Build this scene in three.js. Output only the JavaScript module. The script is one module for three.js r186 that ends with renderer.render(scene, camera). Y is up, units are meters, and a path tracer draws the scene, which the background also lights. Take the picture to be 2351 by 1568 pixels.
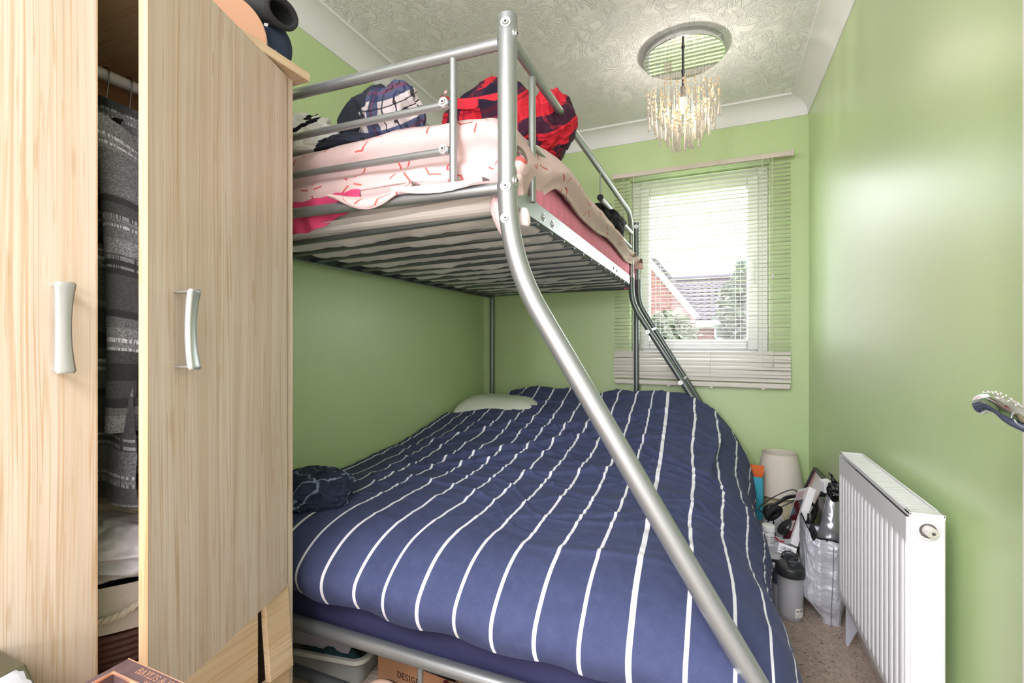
import * as THREE from 'three';
import { RoundedBoxGeometry } from 'three/addons/geometries/RoundedBoxGeometry.js';
import { mergeGeometries as mergeSame } from 'three/addons/utils/BufferGeometryUtils.js';
import { RectAreaLightUniformsLib } from 'three/addons/lights/RectAreaLightUniformsLib.js';
import { FontLoader } from 'three/addons/loaders/FontLoader.js';
import { TextGeometry } from 'three/addons/geometries/TextGeometry.js';

// ---------------------------------------------------------------- camera, sky, lights, exposure
const scene = new THREE.Scene();
const renderer = new THREE.WebGLRenderer({ antialias: true });
renderer.toneMapping = THREE.LinearToneMapping;
renderer.toneMappingExposure = 1.2;
renderer.shadowMap.enabled = true;
const F_PX = 1081, EYE = 1.03;
const camera = new THREE.PerspectiveCamera(2 * Math.atan(784 / F_PX) * 180 / Math.PI, 2351 / 1568, 0.03, 200);
camera.position.set(0, EYE, 0);
camera.rotation.set(0, THREE.MathUtils.degToRad(23.25), 0);
scene.background = new THREE.Color(8.0, 8.25, 8.7);              // even overcast sky
RectAreaLightUniformsLib.init();
const V = (x, y, z) => new THREE.Vector3(x, y, z);
function areaLight(name, color, intensity, w, h, pos, look) {
  const l = new THREE.RectAreaLight(color, intensity, w, h);
  l.name = name; l.position.copy(pos); l.lookAt(look); scene.add(l);
  return l;
}
// unseen ceiling panel and globe behind the camera, placed to light the room
areaLight('unseen_ceiling_panel_light', new THREE.Color(0.96, 0.955, 1.075), 23, 1.0, 1.0, V(-0.5, 2.318, 1.25), V(-0.5, 0, 1.249));
const unseenGlobeLight = new THREE.PointLight(new THREE.Color(0.96, 0.955, 1.075), 6.5); unseenGlobeLight.name = 'unseen_globe_lamp_light';
unseenGlobeLight.position.set(-0.55, 1.5, 2.4); unseenGlobeLight.shadow.radius = 5; unseenGlobeLight.castShadow = true; scene.add(unseenGlobeLight);

// ---------------------------------------------------------------- helpers
function mergeGeometries(list) { const mixed = list.some((g) => !g.index) && list.some((g) => g.index); const l = mixed ? list.map((g) => (g.index ? g.toNonIndexed() : g)) : list; for (const g of l) for (const k of Object.keys(g.attributes)) if (!['position', 'normal', 'uv'].includes(k)) g.deleteAttribute(k); l.forEach((g) => g.clearGroups()); return mergeSame(l); }
const used = {};
const numbered = (n) => { used[n] = (used[n] ?? -1) + 1; return used[n] ? n + '_' + String(used[n]).padStart(3, '0') : n; };
function mesh(name, geo, mat, parent) {
  const m = new THREE.Mesh(geo, mat);
  m.name = parent ? name : numbered(name);
  m.castShadow = m.receiveShadow = true;
  (parent || scene).add(m);
  return m;
}
function tag(o, label, category, group, kind) {
  if (label) o.userData.label = label;
  if (category) o.userData.category = category;
  if (group) o.userData.group = group;
  if (kind) o.userData.kind = kind;
  return o;
}
function thing(name, label, category, pos = [0, 0, 0], group) {
  const g = new THREE.Group(); g.name = numbered(name); g.position.set(...pos); scene.add(g);
  return tag(g, label, category, group);
}
const struct = (name, geo, mat, parent) => { const m = mesh(name, geo, mat, parent); if (!parent) m.userData.kind = 'structure'; return m; };
let seedv = 12345;
const rnd = () => { seedv = (seedv + 0x6d2b79f5) | 0; let t = Math.imul(seedv ^ (seedv >>> 15), 1 | seedv); t = (t + Math.imul(t ^ (t >>> 7), 61 | t)) ^ t; return ((t ^ (t >>> 14)) >>> 0) / 4294967296; };
const rr = (a, b) => a + (b - a) * rnd();
const cl = (x, a = 0, b = 1) => Math.min(b, Math.max(a, x));
const ss = (a, b, x) => { const t = cl((x - a) / (b - a)); return t * t * (3 - 2 * t); };
const mix = (a, b, t) => a + (b - a) * t;
function hash(x, y, s) { let h = Math.imul(x, 374761393) ^ Math.imul(y, 668265263) ^ Math.imul(s, 974711); h = Math.imul(h ^ (h >>> 13), 1274126177); return ((h ^ (h >>> 16)) >>> 0) / 4294967296; }
function vn(x, y, s = 0, px = 0, py = px) {                      // value noise, tiling with periods px, py if given
  let ix = Math.floor(x), iy = Math.floor(y); let fx = x - ix, fy = y - iy;
  fx = fx * fx * (3 - 2 * fx); fy = fy * fy * (3 - 2 * fy);
  const m = (i, p) => (p ? ((i % p) + p) % p : i);
  const a = hash(m(ix, px), m(iy, py), s), b = hash(m(ix + 1, px), m(iy, py), s), c = hash(m(ix, px), m(iy + 1, py), s), d = hash(m(ix + 1, px), m(iy + 1, py), s);
  return mix(mix(a, b, fx), mix(c, d, fx), fy);
}
function fb(x, y, s = 0, px = 0, py = px, o = 4) { let t = 0, a = 0.5; for (let i = 0; i < o; i++) { t += a * vn(x, y, s + i, px, py); x *= 2; y *= 2; px *= 2; py *= 2; a *= 0.5; } return t / (1 - Math.pow(0.5, o)); }
const ridge = (x, y, s, o = 3) => { let t = 0, a = 0.6; for (let i = 0; i < o; i++) { t += a * (1 - Math.abs(2 * vn(x, y, s + i) - 1)); x *= 2.1; y *= 2.1; a *= 0.45; } return t; };
function n3(x, y, z, s = 0) { const k = Math.floor(z), f = z - k, g = f * f * (3 - 2 * f); return mix(vn(x, y, s + k * 57), vn(x, y, s + (k + 1) * 57), g); }
function rid3(x, y, z, s) { let t = 0, a = 0.6; for (let i = 0; i < 3; i++) { t += a * (1 - Math.abs(2 * n3(x, y, z, s + i * 13) - 1)); x *= 2.1; y *= 2.1; z *= 2.1; a *= 0.45; } return t; }

function tex(w, h, fn, { srgb = true, size = [1, 1] } = {}) {    // fn(u, v, px, py) -> 0..1 grey or [r, g, b]
  const d = new Uint8Array(w * h * 4);
  for (let y = 0; y < h; y++) for (let x = 0; x < w; x++) {
    const c = fn(x / w, y / h, x, y), i = (y * w + x) * 4;
    if (typeof c === 'number') d[i] = d[i + 1] = d[i + 2] = cl(c) * 255; else { d[i] = cl(c[0]) * 255; d[i + 1] = cl(c[1]) * 255; d[i + 2] = cl(c[2]) * 255; }
    d[i + 3] = 255;
  }
  const t = new THREE.DataTexture(d, w, h); fin(t, srgb, size); return t;
}
function fin(t, srgb, size) {
  t.wrapS = t.wrapT = THREE.RepeatWrapping; t.magFilter = THREE.LinearFilter; t.minFilter = THREE.LinearFilter;
  if (srgb) t.colorSpace = THREE.SRGBColorSpace;
  t.repeat.set(1 / size[0], 1 / size[1]); t.needsUpdate = true;
}
function canvasTex(w, h, draw, { srgb = true, size = [1, 1] } = {}) {
  const c = document.createElement('canvas'); c.width = w; c.height = h; draw(c.getContext('2d'), w, h);
  const t = new THREE.CanvasTexture(c); fin(t, srgb, size); return t;
}
const rgb = (r, g, b) => [r / 255, g / 255, b / 255];
const mix3 = (a, b, t) => [mix(a[0], b[0], t), mix(a[1], b[1], t), mix(a[2], b[2], t)];
const mul3 = (a, k) => [a[0] * k, a[1] * k, a[2] * k];
const std = (color, o = {}) => new THREE.MeshPhysicalMaterial({ color, roughness: 0.6, ...o });

// geometry
const box = (w, h, d, x = 0, y = 0, z = 0, r = 0.002) => { const g = new RoundedBoxGeometry(w, h, d, 2, Math.min(r, w / 2.1, h / 2.1, d / 2.1)); boxUV(g); g.translate(x, y, z); return g; };
const span = (a, b, r = 0.002) => box(b[0] - a[0], b[1] - a[1], b[2] - a[2], (a[0] + b[0]) / 2, (a[1] + b[1]) / 2, (a[2] + b[2]) / 2, r);
function boxUV(g) {                                              // uv in metres by the dominant side
  const p = g.attributes.position, n = g.attributes.normal, uv = g.attributes.uv;
  for (let i = 0; i < p.count; i++) {
    const ax = Math.abs(n.getX(i)), ay = Math.abs(n.getY(i)), az = Math.abs(n.getZ(i));
    if (ax >= ay && ax >= az) uv.setXY(i, p.getZ(i), p.getY(i)); else if (ay >= az) uv.setXY(i, p.getX(i), p.getZ(i)); else uv.setXY(i, p.getX(i), p.getY(i));
  }
  return g;
}
function cyl(a, b, r, r2 = r, seg = 24) {
  const d = new THREE.Vector3().subVectors(b, a), L = d.length();
  const g = new THREE.CylinderGeometry(r2, r, L, seg);
  g.applyQuaternion(new THREE.Quaternion().setFromUnitVectors(V(0, 1, 0), d.normalize()));
  g.translate((a.x + b.x) / 2, (a.y + b.y) / 2, (a.z + b.z) / 2);
  return g;
}
function rounded(pts, rad) {                                     // polyline with filleted corners
  const out = [pts[0]];
  for (let i = 1; i < pts.length - 1; i++) {
    const p = pts[i], a = new THREE.Vector3().subVectors(pts[i - 1], p), b = new THREE.Vector3().subVectors(pts[i + 1], p);
    const k = Math.min(rad, a.length() * 0.48, b.length() * 0.48), A = p.clone().addScaledVector(a.normalize(), k), B = p.clone().addScaledVector(b.normalize(), k);
    for (let j = 0; j <= 10; j++) { const t = j / 10; out.push(V(0, 0, 0).addScaledVector(A, (1 - t) * (1 - t)).addScaledVector(p, 2 * t * (1 - t)).addScaledVector(B, t * t)); }
  }
  out.push(pts[pts.length - 1]);
  const dense = [];
  for (let i = 0; i < out.length - 1; i++) { const L = out[i].distanceTo(out[i + 1]), n = Math.max(1, Math.min(6, Math.ceil(L / 0.08))); for (let j = 0; j < n; j++) dense.push(out[i].clone().lerp(out[i + 1], j / n)); }
  dense.push(out[out.length - 1]);
  return dense;
}
function tube(pts, r, seg = 18, per = 3, smooth = false) {
  const c = new THREE.CatmullRomCurve3(pts, false, 'centripetal'), n = Math.max(6, pts.length * per);
  const g = new THREE.TubeGeometry(c, n, r, seg);
  const caps = [0, 1].map((t) => { const k = new THREE.CircleGeometry(r, seg), d = c.getTangent(t).multiplyScalar(t ? 1 : -1); k.applyQuaternion(new THREE.Quaternion().setFromUnitVectors(V(0, 0, 1), d)); const p = c.getPoint(t); k.translate(p.x, p.y, p.z); return k; });
  return mergeGeometries([g, ...caps]);
}
function grid(nu, nv, f, uvf) {                                  // f(a, b) -> [x, y, z], a and b in 0..1
  const pos = new Float32Array((nu + 1) * (nv + 1) * 3), uv = new Float32Array((nu + 1) * (nv + 1) * 2), idx = [];
  for (let j = 0, k = 0; j <= nv; j++) for (let i = 0; i <= nu; i++, k++) {
    const p = f(i / nu, j / nv), q = uvf ? uvf(i / nu, j / nv, p) : [i / nu, j / nv];
    pos.set(p, k * 3); uv.set(q, k * 2);
    if (i < nu && j < nv) idx.push(k, k + 1, k + nu + 1, k + 1, k + nu + 2, k + nu + 1);
  }
  const g = new THREE.BufferGeometry();
  g.setAttribute('position', new THREE.BufferAttribute(pos, 3)); g.setAttribute('uv', new THREE.BufferAttribute(uv, 2)); g.setIndex(idx);
  g.computeVertexNormals();
  return g;
}
function displace(g, fn) {                                       // moves every vertex along its normal
  const p = g.attributes.position, n = g.attributes.normal;
  for (let i = 0; i < p.count; i++) { const d = fn(p.getX(i), p.getY(i), p.getZ(i), i); p.setXYZ(i, p.getX(i) + n.getX(i) * d, p.getY(i) + n.getY(i) * d, p.getZ(i) + n.getZ(i) * d); }
  g.computeVertexNormals();
  return g;
}
function thicken(g, nu, nv, th) {                                // gives a cloth grid an underside and closed edges
  const p = g.attributes.position, n = g.attributes.normal, uv = g.attributes.uv, N = p.count, W = nu + 1;
  const pos = new Float32Array(N * 6), nor = new Float32Array(N * 6), uvs = new Float32Array(N * 4), idx = Array.from(g.index.array);
  for (let i = 0; i < N; i++) {
    for (let c = 0; c < 3; c++) { const a = p.array[i * 3 + c], b = n.array[i * 3 + c]; pos[i * 3 + c] = a; pos[(N + i) * 3 + c] = a - b * th; nor[i * 3 + c] = b; nor[(N + i) * 3 + c] = -b; }
    for (let c = 0; c < 2; c++) uvs[i * 2 + c] = uvs[(N + i) * 2 + c] = uv.array[i * 2 + c];
  }
  const m = idx.length;
  for (let i = 0; i < m; i += 3) idx.push(N + idx[i], N + idx[i + 2], N + idx[i + 1]);
  const edge = (a, b) => idx.push(a, N + a, b, b, N + a, N + b);
  for (let i = 0; i < nu; i++) { edge(i, i + 1); edge(nv * W + i + 1, nv * W + i); }
  for (let j = 0; j < nv; j++) { edge((j + 1) * W, j * W); edge(j * W + nu, (j + 1) * W + nu); }
  const o = new THREE.BufferGeometry();
  o.setAttribute('position', new THREE.BufferAttribute(pos, 3)); o.setAttribute('normal', new THREE.BufferAttribute(nor, 3)); o.setAttribute('uv', new THREE.BufferAttribute(uvs, 2)); o.setIndex(idx);
  return o;
}
// a heap of cloth: an egg of radii r, folded by ridged noise, flat underneath
function heap(c, r, seed, { amp = 0.16, freq = 2.2, flat = -0.55, nu = 150, nv = 100, scale = 1, pow = 1 } = {}) {
  const g = grid(nu, nv, (a, b) => {
    const ph = a * Math.PI * 2, th = (b * 0.998 + 0.001) * Math.PI; let x = Math.sin(th) * Math.cos(ph), y = Math.cos(th), z = Math.sin(th) * Math.sin(ph);
    const wx = x + 0.5 * n3(x * 2 + 7, y * 2, z * 2 + 3, seed), wz = z + 0.5 * n3(x * 2, y * 2 + 5, z * 2 + 9, seed + 3);
    const k = 1 + amp * (rid3(wx * freq + 20, y * freq * 0.8 + 20, wz * freq + 20, seed) - 0.75) * 2 + 0.18 * (n3(x * 1.3 + 4, y * 1.3 + 4, z * 1.3 + 4, seed + 9) - 0.5);
    x *= k; y *= k; z *= k; if (y < flat) y = flat + (y - flat) * 0.12;
    return [c[0] + x * r[0], c[1] + y * r[1], c[2] + z * r[2]];
  }, (a, b, p) => [(p[0] - c[0] + 0.35 * (p[2] - c[2])) * scale + a * 0.2, (p[1] - c[1] + 0.7 * (p[2] - c[2])) * scale + b * 0.1]);
  const n = g.attributes.normal;
  for (let j = 0; j <= nv; j++) { const i0 = j * (nu + 1), i1 = i0 + nu, v = V(n.getX(i0) + n.getX(i1), n.getY(i0) + n.getY(i1), n.getZ(i0) + n.getZ(i1)).normalize(); n.setXYZ(i0, v.x, v.y, v.z); n.setXYZ(i1, v.x, v.y, v.z); }
  return g;
}
function basis(o, x, y, z, pos) { o.matrixAutoUpdate = true; const m = new THREE.Matrix4().makeBasis(x, y, z); o.quaternion.setFromRotationMatrix(m); o.position.copy(pos); return o; }
// ---------------------------------------------------------------- materials
const oakPix = (seed, along) => (u, v) => {
  if (along) [u, v] = [v, u];
  const warp = 0.5 * fb(u * 2, v * 1.6, seed, 0, 2, 3);
  const s = fb(u * 16 + warp * 3, v * 1.2, seed + 11, 0, 2, 2), f = vn(u * 85 + warp * 9, v * 3, seed + 21), f2 = vn(u * 190 + warp * 12, v * 6, seed + 25), pore = vn(u * 130 + warp * 9, v * 16, seed + 31);
  const ln = (fq, k, sd, lo) => ss(lo, 1, 1 - Math.abs(2 * fb(u * fq + warp * fq * 0.11, v * k, sd, 0, 3, 2) - 1)), amt = vn(u * 30, v * 7, seed + 41);
  let c = mix3(rgb(229, 217, 199), rgb(217, 201, 178), ss(0.25, 0.75, s));
  c = mul3(c, 1 - 0.03 * ss(0.5, 0.95, f) - 0.035 * ss(0.6, 0.95, f2));
  c = mix3(c, rgb(192, 160, 122), ln(66, 1.3, seed + 61, 0.88) * (0.15 + 0.6 * amt)); c = mix3(c, rgb(198, 168, 132), ln(130, 2.2, seed + 67, 0.84) * (0.12 + 0.4 * amt));
  if (pore > 0.8) c = mix3(c, rgb(190, 158, 122), 0.4 * ss(0.8, 0.95, pore));
  return c;
};
const oakA = tex(1536, 1024, oakPix(3), { size: [0.5, 1.4] }), oakB = tex(1536, 1024, oakPix(47), { size: [0.5, 1.4] }), oakH = tex(1024, 1024, oakPix(71, true), { size: [1.4, 0.5] });
oakA.offset.set(0, 0.5); oakB.offset.set(0, 0.5);
const oakMat = std(0xefece8, { map: oakA, roughness: 0.42 }), oakMat2 = std(0xefece8, { map: oakB, roughness: 0.42 }), oakMatH = std(0xf2e6cf, { map: oakH, roughness: 0.45 }), oakEdge = std(0xe6d0b4, { map: oakA, roughness: 0.5 });
const oakDark = std(0xd8b890, { map: oakH, roughness: 0.6 });

const wallTone = tex(512, 512, (u, v) => { const n = fb(u * 5, v * 5, 9, 5, 5, 4); return mix3(rgb(193, 218, 156), rgb(200, 224, 166), n); }, { size: [1.9, 1.9] });
const wallMat = std(0xffffff, { map: wallTone, roughness: 0.42, clearcoat: 0.7, clearcoatRoughness: 0.36, specularIntensity: 1.0 });
const white = std(0xf1f2f0, { roughness: 0.45 });
const coveMat = std(0xeef0ee, { roughness: 0.7 });
const ceilBump = canvasTex(2048, 2048, (g, W, H) => {            // combed plaster: sweeping arcs of a wide brush
  g.fillStyle = '#606060'; g.fillRect(0, 0, W, H);
  for (let k = 0; k < 3600; k++) {
    const x = rnd() * W, y = rnd() * H, R = rr(24, 120), a0 = rnd() * 6.28, len = rr(0.5, 1.9), n = 2 + Math.floor(rnd() * 5), sq = rr(0.5, 1);
    for (let i = 0; i < n; i++) for (const [ox, oy] of [[0, 0], [W, 0], [0, H], [-W, 0], [0, -H]]) {
      if (x + ox < -200 || x + ox > W + 200 || y + oy < -200 || y + oy > H + 200) continue;
      const rad = R + i * rr(7, 11); g.lineWidth = rr(1.5, 4.5); const sh = 110 + Math.floor(((i * 53 + k * 29) % 130)); g.strokeStyle = `rgba(${sh},${sh},${sh},0.7)`;
      g.beginPath(); g.ellipse(x + ox, y + oy, rad, rad * sq, a0, 0, len); g.stroke();
    }
  }
}, { srgb: false, size: [1.6, 1.6] });
const ceilMat = std(0xfafbfa, { roughness: 0.55, bumpMap: ceilBump, bumpScale: 0.0085 });
const carpetTex = tex(1024, 1024, (u, v, x, y) => {
  const n = hash(x >> 1, y >> 1, 3), m = vn(u * 128, v * 128, 8, 128), k = vn(u * 95, v * 95, 18, 95); let c = mix3(rgb(196, 176, 156), rgb(226, 208, 190), n * 0.6 + m * 0.4);
  const k2 = vn(u * 60, v * 60, 28, 60); c = mul3(c, 0.94 + 0.14 * k2); if (k > 0.84) c = mix3(c, rgb(116, 92, 78), 0.8 * ss(0.84, 0.92, k)); else if (m < 0.14) c = mix3(c, rgb(240, 228, 214), 0.6);
  return c;
}, { size: [0.5, 0.5] });
const carpetBump = tex(512, 512, (u, v, x, y) => hash(x, y, 7) * 0.6 + vn(u * 90, v * 90, 4, 90) * 0.4, { srgb: false, size: [0.25, 0.25] });
const carpetMat = std(0xffffff, { map: carpetTex, roughness: 1, bumpMap: carpetBump, bumpScale: 0.006, specularIntensity: 0.2 });
const skirtMat = std(0xcfc6bd, { roughness: 0.5 });

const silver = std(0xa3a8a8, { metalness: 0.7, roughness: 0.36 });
const silverShaded = std(0x767e7e, { metalness: 0.7, roughness: 0.36 });  // darker copy of silver: shade painted into far and lower bed parts
const chrome = std(0xe2e4e6, { metalness: 1, roughness: 0.08 });
const brushed = std(0xc9cccd, { metalness: 0.85, roughness: 0.32 });
const steelDark = std(0x4a4d50, { metalness: 0.9, roughness: 0.3 });
const blackPlastic = std(0x17181a, { roughness: 0.4 });
const upvc = std(0xf4f5f7, { roughness: 0.3 });
const radWhite = std(0xe6e7e6, { roughness: 0.28 });

// ---------------------------------------------------------------- the room
const XL = -1.506, XR = 0.474, ZB = -3.0, ZF = 3.6, YC = 2.365;
struct('floor', boxUV(span([XL - 0.12, -0.1, ZB - 0.25], [XR + 0.12, 0, ZF + 0.1], 0.001)), carpetMat);
struct('ceiling', span([XL - 0.12, YC, ZB - 0.25], [XR + 0.12, YC + 0.12, ZF + 0.1], 0.001), ceilMat);
const addedWallMat = std(0xf0ece8, { roughness: 0.7 });            // added walls behind the camera, kept white to cut green bounce
struct('wall_left', span([XL - 0.12, 0, ZB - 0.25], [XL, YC, 0.3], 0.001), wallMat);
struct('wall_right', span([XR, 0, ZB - 0.25], [XR + 0.12, YC, 0.3], 0.001), wallMat);
struct('added_wall_left', span([XL - 0.12, 0, 0.3], [XL, YC, ZF + 0.1], 0.001), addedWallMat);
struct('added_wall_right', span([XR, 0, 0.3], [XR + 0.12, YC, ZF + 0.1], 0.001), addedWallMat);
struct('unseen_wall_front', span([XL, 0, ZF], [XR, YC, ZF + 0.1], 0.001), addedWallMat);  // unseen end wall, set back to give the lamps distance
const WX0 = -0.487, WX1 = 0.288, WY0 = 0.93, WY1 = 2.055;
{
  const s = new THREE.Shape(); s.moveTo(XL, 0); s.lineTo(XR, 0); s.lineTo(XR, YC); s.lineTo(XL, YC); s.closePath();
  const h = new THREE.Path(); h.moveTo(WX0, WY0); h.lineTo(WX0, WY1); h.lineTo(WX1, WY1); h.lineTo(WX1, WY0); h.closePath(); s.holes.push(h);
  const g = new THREE.ExtrudeGeometry(s, { depth: 0.25, bevelEnabled: false }); g.translate(0, 0, ZB - 0.25); g.computeVertexNormals();
  struct('wall_back', boxUV(g), wallMat);
}
{ // plaster coving: a concave quarter with a small lip, mitred in the corners
  const prof = []; prof.push([0, 2.268], [0.006, 2.268], [0.006, 2.276]);
  for (let i = 0; i <= 12; i++) { const a = i / 12 * Math.PI / 2; prof.push([0.006 + 0.082 * (1 - Math.cos(a)), 2.276 + 0.078 * Math.sin(a)]); }
  prof.push([0.094, 2.354], [0.094, YC + 0.001]);
  const run = (f) => { const g = grid(prof.length - 1, 60, (a, b) => { const [d, y] = prof[Math.round(a * (prof.length - 1))]; return f(d, y, b); }); return g.toNonIndexed(); };
  const crease = (g) => { g.computeVertexNormals(); return g; };
  struct('trim_1', crease(run((d, y, t) => [mix(XR - d, XL + d, t), y, ZB + d])), coveMat);
  struct('trim_2', crease(run((d, y, t) => [XL + d, y, mix(ZB + d, ZF - d, t)])), coveMat);
  struct('trim_3', crease(run((d, y, t) => [XR - d, y, mix(ZF - d, ZB + d, t)])), coveMat);
  struct('trim_4', crease(run((d, y, t) => [mix(XL + d, XR - d, t), y, ZF - d])), coveMat);
}
function skirt(name, a, b) { struct(name, span(a, b, 0.006), skirtMat); }
skirt('baseboard_right', [XR - 0.016, 0, ZB + 0.016], [XR, 0.11, -1.0]);
skirt('baseboard_back', [XL, 0, ZB], [XR, 0.11, ZB + 0.016]);
skirt('baseboard_left', [XL, 0, ZB + 0.016], [XL + 0.016, 0.11, ZF]);

// the window: white plastic frame and opening sash, leaded double glazing, sill board
{
  const w = new THREE.Group(); w.name = 'window_1'; scene.add(w); w.userData.kind = 'structure';
  const z0 = -3.17, z1 = -3.1;
  const ring = (name, x0, x1, y0, y1, t, za, zb, m, r) => { mesh(name, span([x0, y0, za], [x0 + t, y1, zb], r), m, w); mesh(name, span([x1 - t, y0, za], [x1, y1, zb], r), m, w); mesh(name, span([x0 + t, y1 - t, za], [x1 - t, y1, zb], r), m, w); mesh(name, span([x0 + t, y0, za], [x1 - t, y0 + t, zb], r), m, w); };
  ring('window_frame', WX0, WX1, WY0, WY1, 0.056, z0, z1, upvc, 0.008);
  ring('sash', WX0 + 0.05, WX1 - 0.05, WY0 + 0.05, WY1 - 0.05, 0.06, z0 + 0.01, z1 + 0.016, upvc, 0.01);
  const gx0 = WX0 + 0.108, gx1 = WX1 - 0.108, gy0 = WY0 + 0.108, gy1 = WY1 - 0.108;
  ring('gasket', gx0 - 0.004, gx1 + 0.004, gy0 - 0.004, gy1 + 0.004, 0.005, -3.13, -3.112, std(0x2a2c30, { roughness: 0.6 }), 0.001);
  mesh('pane', span([gx0, gy0, -3.14], [gx1, gy1, -3.136], 0.001), new THREE.MeshPhysicalMaterial({ color: 0xffffff, roughness: 0, transmission: 1, thickness: 0, ior: 1.5 }), w);
  const lead = std(0xc9c9cf, { roughness: 0.5, metalness: 0.3 });
  const strip = (pts) => mesh('lead_strip', tube(pts.map(([x, y]) => V(x, y, -3.134)), 0.0022, 6, 3), lead, w);
  for (const [xa, k] of [[gx0 + 0.036, 1], [gx1 - 0.036, -1]]) {
    strip([[xa, gy0], [xa, gy1 - 0.085]]); strip([[xa + k * 0.026, gy0], [xa + k * 0.026, gy1 - 0.075]]);
    strip([[xa, gy1 - 0.085], [xa + k * 0.035, gy1 - 0.07], [xa + k * 0.055, gy1 - 0.045], [xa + k * 0.062, gy1]]);
  }
  mesh('sill', span([WX0 + 0.001, WY0 - 0.02, -3.1], [WX1 - 0.001, WY0 + 0.004, -3.004], 0.006), white, w);
  const hd = mesh('window_handle', span([WX1 - 0.098, 1.36, z1 + 0.016], [WX1 - 0.074, 1.5, z1 + 0.034], 0.006), upvc, w);
}
// the open door at the right edge and its lever
{
  const d = new THREE.Group(); d.name = 'door_1'; scene.add(d); d.userData.kind = 'structure'; d.userData.label = 'white open door with a chrome lever beside the right wall';
  mesh('door_leaf', span([0.413, 0.01, -0.928], [0.452, 1.99, -0.16], 0.004), std(0xe9e4de, { roughness: 0.45 }), d);
  const lever = new THREE.Group(); lever.name = 'lever_handle'; d.add(lever);
  const pts = [[0.37, 0.925, -0.79], [0.358, 0.934, -0.815], [0.356, 0.943, -0.845], [0.356, 0.944, -0.875], [0.356, 0.936, -0.905]].map((p) => V(...p));
  const c = new THREE.CatmullRomCurve3(pts);
  const g = grid(28, 40, (a, b) => { const p = c.getPoint(b), t = c.getTangent(b), n = V(0, 1, 0).cross(t).normalize(), up = t.clone().cross(n), th = a * 6.2832, e = (Math.abs(b - 0.5) > 0.49 ? 0.02 : Math.sqrt(1 - Math.pow(Math.max(0, (b - 0.88) / 0.125), 2))); const h = 0.0155 * e, w = 0.012 * e; return [p.x + n.x * Math.cos(th) * w + up.x * Math.sin(th) * h, p.y + up.y * Math.sin(th) * h, p.z + n.z * Math.cos(th) * w + up.z * Math.sin(th) * h]; });
  mesh('lever', g, chrome, lever);
  const k = std(0xe8e4da, { metalness: 1, roughness: 0.35 });
  for (let i = 0; i < 16; i++) { const p = c.getPoint(0.12 + 0.05 * i); const s = new THREE.SphereGeometry(0.0018, 8, 6); s.translate(p.x + (i % 2 ? 0.003 : -0.003), p.y + 0.0152, p.z); mesh('knurl', s, k, lever); }
  mesh('lever_neck', cyl(V(0.412, 0.925, -0.785), V(0.366, 0.925, -0.785), 0.009), chrome, lever);
  mesh('rosette', cyl(V(0.413, 0.925, -0.785), V(0.405, 0.925, -0.785), 0.026, 0.026, 32), chrome, lever);
}
// fittings of the two unseen lamps behind the camera
{
  const t = thing('unseen_ceiling_lamp', 'unseen square ceiling light panel behind the camera, placed to light the room', 'ceiling lamp', [-0.5, YC, 1.25]);
  mesh('frame', box(1.06, 0.04, 1.06, 0, -0.021, 0, 0.008), white, t);
  mesh('diffuser', box(1.0, 0.004, 1.0, 0, -0.0435, 0), std(0xffffff, { emissive: 0xfff6ea, emissiveIntensity: 1.2 }), t);
  const s = thing('unseen_floor_lamp', 'unseen globe floor lamp behind the camera, placed to light the room', 'floor lamp', [-0.55, 0, 2.4]);
  mesh('base', new THREE.LatheGeometry([[0, 0.001], [0.13, 0.001], [0.13, 0.014], [0.02, 0.03], [0, 0.03]].map((p) => new THREE.Vector2(...p)), 40), silver, s);
  mesh('pole', cyl(V(0, 0.02, 0), V(0, 1.38, 0), 0.011), silver, s);
  mesh('globe', new THREE.SphereGeometry(0.13, 32, 24).translate(0, 1.5, 0), std(0xffffff, { emissive: 0xfff4e4, emissiveIntensity: 1.5 }), s);
}
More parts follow.
